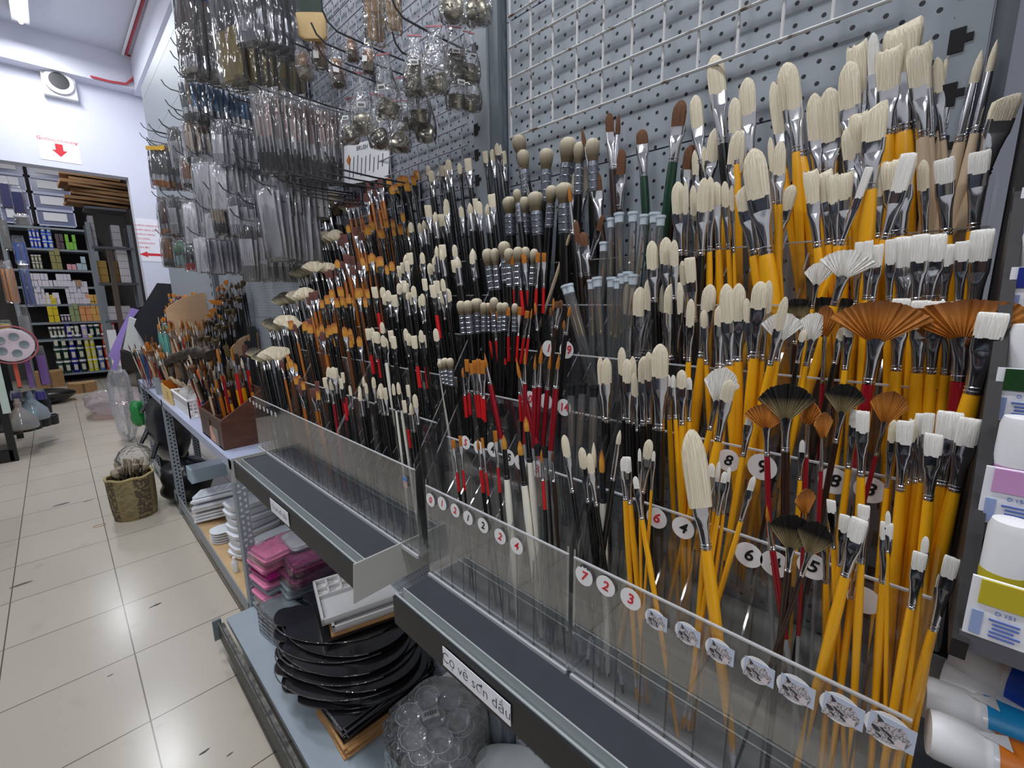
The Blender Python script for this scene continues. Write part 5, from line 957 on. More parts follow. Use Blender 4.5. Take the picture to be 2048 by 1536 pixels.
for i in range(7):
    o = MB().loft([(0, .09, .05, 5, 0), (.01, .1, .06, 4, 0), (.022, .1, .06, 4, 0)], 20).obj('white_palette_box', M_wpl); o.location = (.60, 2.16+R_.uniform(-.01, .01), .142+.026*i); o.rotation_euler = (0, 0, .1); tag(o, 'flat white palette box behind the punched leg, %s from bottom' % ORD[i], 'palette', 'flat white boxes behind the leg')
for i in range(5):
    o = MB().loft([(0, .085, .055, 3, 0), (.006, .09, .06, 3, 0)], 24).obj('round_cornered_tray', mat('tray_cream', rgb(220, 214, 212), .4) if i % 2 else M_wpl); o.location = (.50, 2.66, .142+.014*i); tag(o, 'thin tray with round corners, %s from bottom beside the long trays' % ORD[i], 'tray', 'thin trays under the table')
for i, (y, z) in enumerate([(2.05, .20), (2.28, .17)]):
    o = MB().loft([(0, .012, .012, 2.5, 0), (.05, .014, .014, 2.5, 0), (.06, .007, .007, 2, 0), (.075, .007, .007, 2, 0)], 14).obj('white_bottle', M_white); o.location = (.428, y, .142); tag(o, 'small white bottle at the shelf edge, %s the punched leg' % ('nearest' if i == 0 else 'left of'), 'bottle', 'small white bottles')
# ================================================================== basket and bags on the floor
mw = bpy.data.materials.new('woven_reed'); mw.use_nodes = True; n = mw.node_tree; b = n.nodes['Principled BSDF']; b.inputs['Roughness'].default_value = .75
t_ = n.nodes.new('ShaderNodeTexCoord'); s_ = n.nodes.new('ShaderNodeSeparateXYZ'); n.links.new(t_.outputs['Object'], s_.inputs[0])
at = n.nodes.new('ShaderNodeMath'); at.operation = 'ARCTAN2'; n.links.new(s_.outputs['Y'], at.inputs[0]); n.links.new(s_.outputs['X'], at.inputs[1])
cb = n.nodes.new('ShaderNodeCombineXYZ'); n.links.new(at.outputs[0], cb.inputs[0]); n.links.new(s_.outputs['Z'], cb.inputs[1])
bk_ = n.nodes.new('ShaderNodeTexBrick'); bk_.inputs['Scale'].default_value = 1; bk_.inputs['Brick Width'].default_value = .16; bk_.inputs['Row Height'].default_value = .011; bk_.inputs['Mortar Size'].default_value = .0014
bk_.inputs['Color1'].default_value = (*rgb(186, 168, 122), 1); bk_.inputs['Color2'].default_value = (*rgb(150, 134, 96), 1); bk_.inputs['Mortar'].default_value = (*rgb(92, 78, 54), 1); n.links.new(cb.outputs[0], bk_.inputs[0])
sn = n.nodes.new('ShaderNodeMath'); sn.operation = 'SINE'; ml = n.nodes.new('ShaderNodeMath'); ml.operation = 'MULTIPLY'; ml.inputs[1].default_value = 4.0; n.links.new(at.outputs[0], ml.inputs[0]); n.links.new(ml.outputs[0], sn.inputs[0])
gt_ = n.nodes.new('ShaderNodeMath'); gt_.operation = 'GREATER_THAN'; gt_.inputs[1].default_value = .1; n.links.new(sn.outputs[0], gt_.inputs[0])
nz_ = n.nodes.new('ShaderNodeTexNoise'); nz_.inputs['Scale'].default_value = 60; n.links.new(t_.outputs['Object'], nz_.inputs[0]); g2 = n.nodes.new('ShaderNodeMath'); g2.operation = 'GREATER_THAN'; g2.inputs[1].default_value = .46; n.links.new(nz_.outputs['Fac'], g2.inputs[0])
m5 = n.nodes.new('ShaderNodeMath'); m5.operation = 'MULTIPLY'; n.links.new(gt_.outputs[0], m5.inputs[0]); n.links.new(g2.outputs[0], m5.inputs[1])
mx = n.nodes.new('ShaderNodeMix'); mx.data_type = 'RGBA'; n.links.new(m5.outputs[0], mx.inputs['Factor']); n.links.new(bk_.outputs['Color'], mx.inputs['A']); mx.inputs['B'].default_value = (*rgb(98, 86, 70), 1); n.links.new(mx.outputs['Result'], b.inputs['Base Color'])
bp = n.nodes.new('ShaderNodeBump'); bp.inputs['Strength'].default_value = .8; bp.inputs['Distance'].default_value = .006; n.links.new(bk_.outputs['Color'], bp.inputs['Height']); n.links.new(bp.outputs[0], b.inputs['Normal'])
t = thing('woven_basket', 'round woven reed basket with dark stripes standing on the tiles', 'basket', (.196, 3.765, 0))
prof = [(.108, .002), (.116, .03), (.122, .1), (.125, .2), (.126, .28)]; m = MB(); m.lathe(prof + [(.118, .28), (.112, .02)], 48, caps=False); m.obj('woven_wall', mw, t)
MB().lathe([(.112, 0), (.112, .012)], 32).obj('base', mw, t)
MB().tube([(.122*math.cos(a), .122*math.sin(a), .283+.004*math.sin(7*a)) for a in [2*PI*k/40 for k in range(41)]], .009, 8).obj('rolled_rim', mat('reed_rim', rgb(178, 160, 112), .8, var=.2, vscale=90), t)
for i in range(26):
    a = R_.uniform(0, 2*PI); r0 = R_.uniform(0, .07); b0 = Vector((.196+r0*math.cos(a), 3.765+r0*math.sin(a), .016)); T = b0+Vector((R_.uniform(-.05, .09), R_.uniform(-.02, .07), R_.uniform(.31, .37)))
    if i < 18: put_small(b0, T, .030, M_blk, HAIR['grey'], 'in the woven floor basket', 'black handled tan brush', kind='flat')
    else: put_small(b0, T+Vector((-.04, -.0, -.02)), .026, M_nat, HAIR['grey'], 'in the woven floor basket', 'bare wood tan brush', kind='mop')
o = MB().loft([(0, .03, .03, 2, 0), (.05, .09, .05, 2.3, 0), (.12, .10, .05, 2.3, 0), (.17, .07, .03, 2.2, 0), (.2, .03, .01, 2, 0)], 22, jit=.14, rnd=R_).obj('plastic_bag', M_bag2); o.location = (.24, 3.86, .26); tag(o, 'crumpled clear bag stuffed in the woven basket', 'bag')
# black bags hanging and standing under the table
M_blkbag = mat('black_bag', rgb(30, 31, 35), .32, bump=.7, bscale=14)
def lump(name, m, c, s, label, cat, rx=.0, seed=1, n=26):
    r = random.Random(seed); ph = [r.uniform(0, 6) for _ in range(8)]; secs = []
    mb = MB(); rings_ = []
    for i in range(15):
        f_ = i/14; z = -1+2*f_; rad = math.sqrt(max(.0, 1-abs(z)**3.2)) + .03
        rings_.append([Vector((c[0]+s[0]*rad*math.cos(a)*(1+.10*math.sin(3*a+ph[0]+4*z)+.06*math.sin(7*a+ph[1]-5*z)), c[1]+s[1]*rad*math.sin(a)*(1+.10*math.sin(4*a+ph[2]+3*z)+.05*math.sin(9*a+ph[3])), c[2]+s[2]*z*(1+.03*math.sin(5*a+ph[4])))) for a in [2*PI*k/n for k in range(n)]])
    o = mb.rings(rings_).obj(name, m); return tag(o, label, cat)
lump('black_bag', M_blkbag, (.50, 3.78, .16), (.15, .16, .155), 'black shiny rubbish bag on the floor beside the basket', 'bag', seed=3)
lump('black_bag', M_blkbag, (.47, 4.02, .50), (.11, .22, .26), 'big black nylon bag hanging under the table', 'bag', seed=5)
for i, (a, b_) in enumerate([((.40, 4.05, .55), (.30, 4.0, .42)), ((.41, 3.92, .46), (.33, 3.78, .36)), ((.42, 4.16, .68), (.34, 4.12, .62))]):
    o = MB().tube([a, ((a[0]+b_[0])/2, (a[1]+b_[1])/2, (a[2]+b_[2])/2+.02), b_], [.012, .016, .012], 8).obj('black_strap', M_blkbag); tag(o, 'loose black strap hanging off the big black bag, %s' % ['middle', 'lowest', 'highest'][i], 'strap', 'black straps under the table')
# green-glass cabinet end and clear bags further along, small parcel by the far rack
o = thing('glass_crate', 'dark crate with glass side under the far end of the table', 'crate', (.42, 4.75, 0))
MB().box((.12, .12, .50), (.22, .5, 1.0)).obj('body', mat('dark_crate', rgb(28, 36, 34), .4), o, False); MB().box((.005, .12, .33), (.004, .48, .6)).obj('glass_side', film('green_glass', (.55, .75, .65), 1.2, .03), o, False)
p = W(262, 815, z=0); lump('green_jar', mat('green_lid', rgb(36, 130, 66), .4), (.40, 5.15, .42), (.05, .07, .12), 'green round thing beyond the end of the table', 'jar', seed=8, n=16)
a = W(225, 800, z=0); lump('pink_bag', film('pink_film', (.95, .80, .80), 1.2, .15, bump=.8, bscale=20, haze=.2), (.42, 7.6, .16), (.3, .5, .16), 'pinkish clear plastic bag on the floor by the opening', 'bag', seed=9)
lump('clear_bag', M_bag2, (.36, 5.9, .40), (.09, .2, .40), 'tall clear plastic bag standing past the table end', 'bag', seed=10)
o = MB().tube([(.0+.03*math.cos(a), .018*math.sin(a), 0) for a in [2*PI*k/24 for k in range(25)]], .0016, 6).obj('rubber_band', mat('rubber_tan', rgb(206, 168, 128), .6)); p = W(199, 1051, z=.002); o.location = (p.x, p.y, .0018); tag(o, 'tan rubber band lying on the tiles before the basket', 'rubber band')
# scuffs on the tiles
for i, (px, py, w) in enumerate([(122, 1009, .06), (175, 1002, .03), (312, 1210, .03), (220, 1351, .012), (460, 1508, .012), (408, 1504, .018), (45, 1168, .05)]):
    p = W(px, py, z=0); m = MB().prism([(w*math.cos(2*PI*k/9)*R_.uniform(.6, 1), w*.3*math.sin(2*PI*k/9)*R_.uniform(.5, 1)) for k in range(9)], 0, .0006); o = m.obj('scuff_mark', mat('scuff', rgb(92, 86, 82), .7), None, False); o.location = (p.x, p.y, 0); o.rotation_euler = (0, 0, .1); o['kind'] = 'structure'
# ================================================================== goods on the bottom shelf
ZB = .157
M_mag = mat('magenta_plastic', rgb(140, 10, 96), .32, coat=.3); M_pnk = mat('pink_plastic', rgb(232, 138, 178), .35); M_gry = mat('grey_plastic', rgb(136, 148, 152), .35); M_lilac = mat('pale_clear', rgb(206, 204, 210), .3)
def lid_box(m, L, Wd, H, label, loc, rz, rim=.006):
    o = MB().loft([(0, L/2-rim, Wd/2-rim, 12, 0), (H*.35, L/2-rim, Wd/2-rim, 12, 0), (H*.38, L/2, Wd/2, 14, 0), (H*.62, L/2, Wd/2, 14, 0), (H*.66, L/2-rim, Wd/2-rim, 12, 0), (H, L/2-rim*1.4, Wd/2-rim*1.4, 12, 0)], 40).obj('palette_box', m, None, True, loc, (0, 0, rz)); return tag(o, label, 'palette box', 'stacked palette boxes on the bottom shelf')
def wrap(parent, L, Wd, H):
    MB().loft([(-.002, L*.53, Wd*.54, 6, 0), (H*.5, L*.55, Wd*.57, 5, 0), (H*1.05, L*.52, Wd*.53, 6, 0)], 28, jit=.03, rnd=R_).obj('plastic_wrap', M_wrap, parent)
z = ZB; k = 0
for m, nm, h, x, y, L, Wd in [(M_gry, 'grey', .03, .585, 1.80, .22, .19), (M_gry, 'grey', .03, .58, 1.82, .22, .19), (M_pnk, 'pink', .03, .565, 1.84, .22, .19), (M_gry, 'grey', .032, .59, 1.79, .23, .2), (M_gry, 'grey', .034, .585, 1.78, .22, .19), (M_mag, 'magenta', .034, .605, 1.765, .24, .21), (M_mag, 'magenta', .046, .61, 1.755, .22, .19)]:
    o = lid_box(m, L, Wd, h, '%s plastic palette box, %s from bottom of the right-hand stack' % (nm, ORD[k]), (x, y, z), .05*(k % 3-1)); z += h+.001; k += 1
    if k > 5: wrap(o, L, Wd, h)
o = MB().loft([(0, .09, .075, 8, 0), (.012, .1, .085, 6, 0), (.022, .095, .08, 6, 0)], 28, jit=.02, rnd=R_).obj('wrapped_palette', M_lilac); o.location = (.63, 1.85, z); wrap(o, .2, .17, .022); tag(o, 'clear wrapped pale palette on top of the magenta boxes', 'palette')
z = ZB; k = 0
for m, nm, h in [(M_gry, 'grey', .03), (M_lilac, 'pale', .03), (M_pnk, 'pink', .03), (M_gry, 'grey', .032), (M_pnk, 'pink', .03), (M_mag, 'magenta', .034), (M_pnk, 'pink', .034), (M_pnk, 'pink', .034)]:
    o = lid_box(m, .18, .15, h, '%s plastic palette box, %s from bottom of the left-hand stack' % (nm, ORD[k]), (.50+.008*(k % 2), 1.87-.006*(k % 3), z), .12+.05*(k % 2)); z += h+.001; k += 1
    if k in (2, 8): wrap(o, .18, .15, h)
for i in range(6):
    o = MB().loft([(0, .05, .10, 5, 0), (.012, .055, .105, 5, 0), (.016, .052, .1, 5, 0)], 24).obj('clear_tray', M_gry if i % 2 else M_lilac); o.location = (.445, 1.66, ZB+.018*i); o.rotation_euler = (0, .1, .15); wrap(o, .11, .21, .016); tag(o, 'thin grey tray in film left of the oval palettes, %s from bottom' % ORD[i], 'tray', 'thin film wrapped trays')
# black oval palettes with thumb hole notch
M_pal = mat('black_palette', rgb(26, 24, 28), .18, coat=.5, spec=.6)
def oval(a, b_, th, notch=True):
    out = []
    for k in range(72):
        f_ = 2*PI*k/72; x = a*math.cos(f_); y = b_*math.sin(f_)*(1+.10*math.cos(f_))
        d = 0
        for c0, wd, dp in ((2.72, .17, .46), (3.75, .12, .12)):
            dd = (f_-c0+PI) % (2*PI)-PI
            if notch: d += dp*math.exp(-(dd/wd)**2)
        out.append((x*(1-d), y*(1-d)))
    m = MB(); m.prism(out, 0, th); return m
stack = [(.515, 1.20, .3), (.52, 1.215, -.1), (.50, 1.235, .12), (.525, 1.25, -.2), (.51, 1.27, .05), (.535, 1.285, .22), (.515, 1.30, -.12), (.53, 1.33, .1), (.545, 1.345, -.15), (.555, 1.385, .18)]
z = .262
PALM = oval(.225, .15, .0045).mesh('oval_palette', M_pal, False)
for i, (x, y, rz) in enumerate(stack):
    o = link('oval_palette', PALM, None, (x, y, z), (R_.uniform(-.015, .015), R_.uniform(-.02, .02), -.90+rz)); z += .0088; tag(o, 'black glossy oval palette with thumb notch, %s from bottom of the stack' % ORD[i], 'palette', 'stacked black oval palettes')
    if i > 1: MB().tube([(.226*math.cos(f_), .151*math.sin(f_)*(1+.1*math.cos(f_)), .002) for f_ in [3.3+2.2*k/30 for k in range(31)]], .0019, 6).obj('film_edge', M_wrap, o)
z = .195
for i in range(7):
    o = MB().box((0, 0, .003), (.30, .215, .0055)).obj('square_palette', M_pal, None, False); o.location = (.535+R_.uniform(-.006, .006), 1.16+R_.uniform(-.008, .008), z); o.rotation_euler = (0, 0, R_.uniform(-.05, .05)+.03); z += .0092; tag(o, 'black rectangular palette, %s from bottom under the oval ones' % ORD[i], 'palette', 'stacked black rectangular palettes')
    if i > 3: MB().tube([(-.152, .105, .003), (-.152, -.109, .003), (.13, -.109, .003)], .003, 6).obj('film_edge', M_wrap, o)
M_ply = mat('plywood', rgb(188, 142, 92), .6, var=.12, vscale=20, stretch=(1, 6, 6))
for i in range(7): o = MB().box((0, 0, .0025), (.27, .20, .005)).obj('wooden_palette', M_ply, None, False); o.location = (.52+.003*(i % 2), 1.135, ZB+.0053*i); o.rotation_euler = (0, 0, .04*(i % 3-1)); tag(o, 'plywood palette, %s from bottom under the black rectangular ones' % ORD[i], 'palette', 'stacked plywood palettes')
for i in range(6): o = MB().loft([(0, .07, .05, 3, 0), (.006, .07, .05, 3, 0)], 24).obj('rounded_wood_palette', M_ply, None, False); o.location = (.462, 1.445, ZB+.0066*i); tag(o, 'small rounded plywood palette, %s from bottom at the stack front' % ORD[i], 'palette', 'rounded plywood palettes')
# white slanting-well palettes on top of the ovals
def rect_well(label, loc, rot, L=.34, Wd=.215):
    o = link('white_well_palette', None, None, loc, rot); tag(o, label, 'palette', 'white rectangular palettes on the ovals')
    m = MB(); m.box((0, 0, .003), (L, Wd, .006))
    for s_ in (-1, 1): m.box((s_*(L/2-.004), 0, .011), (.008, Wd, .018)); m.box((0, s_*(Wd/2-.004), .011), (L, .008, .018))
    m.box((0, .02, .0105), (L-.01, .007, .015)); m.box((0, .06, .0105), (L-.01, .006, .015))
    for i in range(1, 8): m.box((-L/2+L*i/8, .06, .0105), (.006, .085, .015))
    m.obj('tray', mat('porcelain_white', rgb(234, 232, 232), .3, coat=.2), o, False)
    w = MB()
    for i in range(8):
        for j in (0, 1): w.box((-L/2+L*(i+.5)/8, .04+.041*j, .0065), (L/8-.006, .034, .001), (0, .25, 0))
    w.obj('well_floor', mat('well_floor', rgb(214, 210, 206), .35), o, False); return o
zt = z_ = .262+.0088*10
o = MB().box((0, 0, .002), (.37, .25, .004)).obj('black_sheet', M_pal, None, False); o.location = (.66, 1.33, zt+.002); o.rotation_euler = (0, 0, -.30); tag(o, 'black flat sheet under the white palettes', 'sheet')
o = MB().box((0, 0, .003), (.35, .23, .006)).obj('beige_board', M_ply, None, False); o.location = (.665, 1.325, zt+.008); o.rotation_euler = (0, 0, -.30); tag(o, 'pale wooden board between black sheet and white palettes', 'board')
rect_well('white plastic palette lying under another, on the pale board', (.665, 1.33, zt+.016), (0, 0, -.28))
rect_well('white palette with square wells on top of the stack', (.645, 1.365, zt+.042), (.06, .0, -.26))
# clear flower palettes in a bag
M_clr = film('clear_styrene', (.985, .988, .99), 1.8, .04, haze=.32)
def flower(label, loc, rz, tilt=0):
    o = link('flower_palette', None, None, loc, (tilt, 0, rz)); tag(o, label, 'palette', 'clear flower palettes')
    def cup(x, y, r): return MB().lathe([(r*.72, 0), (r*.95, .012), (r*1.0, .018), (r*1.03, .0185), (r*1.0, .0165), (r*.94, .0105), (r*.70, .0015), (.0, .001)], 28, c=(x, y, 0), caps=False)
    cup(0, 0, .032).obj('centre_well', M_clr, o)
    for k in range(6): a = PI*k/3; cup(.066*math.cos(a), .066*math.sin(a), .033).obj('petal_well', M_clr, o)
    for k in range(6): a = PI*k/3; MB().tube([(.066*math.cos(a)+.0335*math.cos(a+q), .066*math.sin(a)+.0335*math.sin(a+q), .0185) for q in [-2.0+4.0*j/20 for j in range(21)]], .0009, 6).obj('rim', mat('styrene_rim', rgb(236, 238, 242), .15), o)
    return o
for i, (x, y, z, rz, ti, s_) in enumerate([(.545, .83, ZB+.005, .2, 0, 'lowest'), (.55, .825, ZB+.04, .5, .03, 'second from bottom'), (.54, .835, ZB+.075, .1, 0, 'third from bottom'), (.55, .84, ZB+.11, .4, .05, 'fourth from bottom'), (.545, .845, ZB+.145, .15, .04, 'topmost, with the barcode'), (.50, .70, ZB+.06, .7, -.1, 'nearest, tilted in front'), (.485, .70, ZB+.02, .3, 0, 'nearest, flat in front')]):
    o = flower('clear plastic flower palette with seven wells, %s' % s_, (x, y, z), rz, ti)
    if i == 4:
        q = MB().box((0, 0, 0), (.046, .026, .0006)).obj('barcode_sticker', M_bar, o, False); q.location = (.0, .01, .022); q.rotation_euler = (0, 0, -.55)
        b_ = MB()
        for j in range(16): b_.box(((j-7.5)*.0022, .002, .0005), (.0005+.0007*(j*7 % 3), .012, .0003))
        b_.obj('barcode', M_ink, q, False)
m = MB().loft([(0, .115, .115, 2.6, 0), (.06, .128, .128, 2.6, 0), (.16, .125, .125, 2.5, 0), (.19, .10, .10, 2.4, 0), (.195, .06, .06, 2.2, 0)], 34, jit=.07, rnd=R_); o = m.obj('plastic_bag', film('crinkled_film', (.99, .99, .993), 1.3, .07, bump=1.0, bscale=60, haze=.03)); o.location = (.545, .835, ZB); tag(o, 'crinkled clear bag around the flower palettes', 'bag')
for i in range(5): o = MB().box((0, 0, .014), (.19, .15, .027)).obj('white_ceramic_palette', mat('warm_white', rgb(222, 220, 214), .35), None, False); o.location = (.70-.02, .86+.004*i, ZB+.03+.0285*i-.03); o.rotation_euler = (0, 0, .05*(i % 2)); tag(o, 'white boxed palette, %s from bottom behind the flower palettes' % ORD[i], 'palette', 'white boxed palettes')
o = MB().box((0, 0, .006), (.2, .16, .012)).obj('wooden_palette', M_ply, None, False); o.location = (.665, .69, ZB); tag(o, 'plywood palette lying right of the white boxes', 'palette')
o = MB().loft([(0, .09, .06, 3, 0), (.03, .105, .075, 3, 0), (.05, .10, .07, 3, 0), (.058, .08, .055, 3, 0), (.06, .03, .02, 2.5, 0)], 36).obj('ceramic_dish', mat('glazed_white', rgb(226, 230, 228), .15, coat=.5)); p = W(1003, 1540, z=.24); o.location = (p.x+.02, p.y-.02, .185); o.rotation_euler = (0, 0, -.9); tag(o, 'white glazed ceramic dish at the bottom edge of the picture', 'dish')
o = MB().box((0, 0, .014), (.2, .16, .028)).obj('ceramic_box', mat('pale_grey_box', rgb(176, 184, 184), .5), None, False); o.location = (p.x+.02, p.y-.02, ZB+.0005); tag(o, 'pale grey box under the white ceramic dish', 'box')
# ================================================================== storage room behind the opening
YS = 11.3
def zpx(py, px=120): return W(px, py, y=YS).z
levels = [zpx(q) for q in (456, 498, 539, 573, 608, 644, 678, 748)]
xa, xb = -.42, .70
t = thing('storage_shelf', 'grey slotted steel shelf of boxes and paint tubs in the back room', 'shelf', (.15, YS+.25, 0))
for x in (xa, xb):
    for y in (-.25, .25): MB().box((x-.15, y, 1.45), (.05, .05, 2.9)).obj('upright', M_ang, t, False)
for z in levels: MB().box((0, 0, z-.02), (xb-xa, .5, .035)).obj('shelf_plate', M_ang, t, False)
MB().box((0, .26, 1.4), (xb-xa, .01, 2.8)).obj('back_sheet', mat('storage_dark', rgb(48, 46, 48), .8), t, False)
def px_block(i, px0, px1, n, rows, h, col, words, name='carton', cat='box', round_=False, y=None, lid=None, d=.12):
    """a block of equal packs on storage level i between two pixel columns"""
    yy = (YS+.06) if y is None else y; z0 = levels[i]+.0; x0 = W(px0, 600, y=yy).x; x1 = W(px1, 600, y=yy).x; w = (x1-x0)/n
    sh = lambda z: (z-1.4)/ (yy) * 0
    m = mat('pack_%d_%d_%d' % col, rgb(*col), .55)
    for r in range(rows):
        for k in range(n):
            if r == rows-1 and rows > 1 and R_.random() < .25: continue
            x = x0+w*(k+.5) + (z0-1.4)*-.02*0
            if round_:
                o = MB().lathe([(w*.44, 0), (w*.45, h*.86)], 14).obj(name, m)
                MB().lathe([(w*.48, h*.84), (w*.48, h*.97), (w*.44, h*.985)], 14).obj('lid', lid or M_white, o)
                MB().box((0, -w*.455, h*.42), (w*.5, .004, h*.45)).obj('paper_label', mat('tub_label', rgb(214, 208, 190), .6), o, False)
            else: o = MB().box((0, 0, h*.485), (w*.93, d, h*.96)).obj(name, m, None, False)
            o.location = (x, yy+R_.uniform(-.015, .015), z0+h*r); o.rotation_euler = (0, 0, R_.uniform(-.05, .05))
            tag(o, '%s, column %s, layer %s, %s' % (words, ORD[k], ORD[r], ['seventh shelf', 'sixth shelf', 'fifth shelf', 'fourth shelf', 'third shelf', 'second shelf', 'lowest shelf', 'floor shelf'][i]+' of storage'), cat, words+' in storage')
px_block(1, 84, 106, 3, 2, .16, (70, 96, 214), 'blue small tube', 'tube_pack', 'tube', True); px_block(1, 108, 130, 2, 3, .13, (58, 110, 226), 'bright blue bottle', 'bottle', 'bottle', True); px_block(1, 135, 150, 2, 2, .13, (86, 70, 76), 'dark plum carton'); px_block(1, 153, 174, 3, 2, .13, (130, 190, 70), 'lime green carton')
px_block(2, 63, 75, 1, 2, .14, (86, 62, 98), 'purple carton'); px_block(2, 79, 100, 3, 2, .12, (140, 140, 116), 'olive grey jar', 'jar', 'jar', True); px_block(2, 117, 138, 2, 3, .12, (148, 140, 88), 'khaki carton'); px_block(2, 147, 165, 2, 1, .10, (222, 160, 176), 'pink carton'); px_block(2, 166, 186, 2, 2, .12, (176, 196, 206), 'pale blue carton')
px_block(3, 68, 112, 6, 2, .11, (226, 220, 232), 'white small carton'); px_block(3, 113, 150, 5, 2, .11, (222, 218, 230), 'white label carton'); px_block(3, 152, 170, 2, 1, .12, (170, 140, 116), 'tan carton')
px_block(4, 72, 92, 3, 3, .10, (218, 214, 226), 'white tube carton'); px_block(4, 93, 120, 4, 2, .10, (228, 224, 236), 'pale carton'); px_block(4, 134, 180, 6, 4, .10, (222, 216, 230), 'white paint carton')
px_block(5, 90, 112, 2, 4, .12, (226, 200, 40), 'yellow carton'); px_block(5, 114, 134, 3, 1, .13, (110, 90, 130), 'violet jar', 'jar', 'jar', True); px_block(5, 134, 153, 2, 3, .11, (150, 164, 116), 'sage green carton'); px_block(5, 154, 178, 2, 4, .12, (226, 154, 104), 'peach carton'); px_block(5, 178, 198, 2, 4, .12, (220, 172, 92), 'amber carton'); px_block(5, 199, 210, 1, 3, .12, (150, 140, 150), 'mauve carton')
px_block(6, 84, 118, 4, 1, .22, (92, 92, 90), 'grey tub', 'paint_tub', 'paint tub', True); px_block(6, 119, 146, 3, 1, .22, (74, 64, 74), 'dark tub', 'paint_tub', 'paint tub', True); px_block(6, 150, 164, 1, 1, .24, (190, 170, 226), 'lilac tub', 'paint_tub', 'paint tub', True); px_block(6, 165, 213, 4, 1, .24, (26, 60, 66), 'dark teal tub', 'paint_tub', 'paint tub', True)
px_block(7, 86, 117, 2, 3, .23, (20, 66, 50), 'dark green paint tub', 'paint_tub', 'paint tub', True); px_block(7, 118, 133, 1, 4, .23, (32, 20, 150), 'royal blue paint tub', 'paint_tub', 'paint tub', True); px_block(7, 134, 149, 1, 4, .23, (14, 50, 56), 'teal paint tub', 'paint_tub', 'paint tub', True); px_block(7, 151, 173, 2, 3, .23, (222, 212, 50), 'yellow paint tub', 'paint_tub', 'paint tub', True)
px_block(7, 174, 187, 1, 3, .23, (78, 108, 176), 'slate blue paint tub', 'paint_tub', 'paint tub', True); px_block(7, 188, 204, 1, 4, .23, (196, 60, 40), 'red paint tub', 'paint_tub', 'paint tub', True); px_block(7, 204, 222, 1, 4, .23, (222, 40, 96), 'hot pink paint tub', 'paint_tub', 'paint tub', True)
# white framed drawers standing on top of it
M_drw = mat('drawer_blue_grey', rgb(120, 126, 158), .3); M_frm = mat('drawer_frame', rgb(196, 200, 226), .5)
zc = [W(100, q, y=YS).z for q in (452, 420, 388, 358, 330)]
for c, (p0, p1) in enumerate([(0, 62), (70, 148)]):
    x0, x1 = W(p0, 420, y=YS).x, W(p1, 420, y=YS).x
    for r in range(4):
        h = zc[r+1]-zc[r]; o = thing('clear_storage_bin', 'white framed clear storage bin, %s column, %s from bottom, on the storage shelf' % (['left', 'right'][c], ORD[r]), 'storage bin', ((x0+x1)/2, YS, zc[r]), 0, 'clear bins on the storage shelf')
        w = x1-x0; m = MB(); m.box((0, .2, h*.5), (w*.94, .38, h*.9)); m.obj('body', M_drw, o, False)
        m = MB()
        for s_ in (-1, 1): m.box((s_*w*.48, 0, h/2), (w*.04, .03, h)); m.box((0, 0, h/2+s_*h*.46), (w, .03, h*.08))
        m.obj('frame', M_frm, o, False); MB().box((-w*.02, -.004, h*.58), (w*.6, .006, h*.5)).obj('paper_label', M_paper, o, False)
# stack of flattened brown boxes on the near rack, and that rack with packs
YR = 9.6
t = thing('storage_rack', 'darker steel rack right of the storage shelf carrying brown sheets', 'rack', (.76, YR, 0))
xr0, xr1 = W(182, 500, y=YR).x, W(262, 500, y=YR).x
for x in (xr0, xr1): MB().box((x-.76, -.2, 1.3), (.05, .05, 2.6)).obj('upright', M_ang, t, False); MB().box((x-.76, .25, 1.3), (.05, .05, 2.6)).obj('upright', M_ang, t, False)
rz = [W(220, q, y=YR).z for q in (420, 496, 566, 640, 715)]
for z in rz: MB().box(((xr0+xr1)/2-.76, .02, z-.02), (xr1-xr0, .5, .035)).obj('shelf_plate', mat('rack_dark', rgb(96, 98, 104), .5), t, False)
x0 = W(118, 400, y=YR).x
for i in range(9):
    w = R_.uniform(.62, .75); o = MB().box((0, 0, .02), (w, .5, .035+.01*(i % 2))).obj('flat_carton', mat('kraft_flat', rgb(134, 100, 66), .85, var=.25, vscale=9, stretch=(1, 1, 8)), None, False); o.location = (x0+.44+R_.uniform(-.06, .06), YR+.02, rz[0]+.02+.055*i); o.rotation_euler = (R_.uniform(-.03, .03), R_.uniform(-.05, .05), R_.uniform(-.1, .1)); tag(o, 'flattened brown carton, %s from bottom on the storage rack' % ORD[i], 'cardboard', 'flattened cartons on the rack')
for i, (pa, pb, lv, col, nr, wd) in enumerate([(196, 208, 1, (170, 168, 176), 4, 'grey ream'), (238, 256, 1, (186, 184, 190), 3, 'light grey ream'), (196, 218, 2, (176, 140, 72), 3, 'ochre carton'), (220, 240, 2, (120, 92, 46), 3, 'brown carton'), (240, 262, 2, (226, 220, 226), 5, 'white ream'), (206, 250, 3, (210, 206, 212), 2, 'pale flat box')]):
    xx0, xx1 = W(pa, 560, y=YR-.1).x, W(pb, 560, y=YR-.1).x
    for r in range(nr): o = MB().box((0, 0, .055), (xx1-xx0-.01, .3, .105)).obj('storage_pack', mat('rk_%d_%d_%d' % col, rgb(*col), .7), None, False); o.location = ((xx0+xx1)/2, YR-.05, rz[lv]+.11*r); tag(o, '%s, %s from bottom of its pile on the storage rack' % (wd, ORD[r]), 'box', wd+'s on the storage rack')
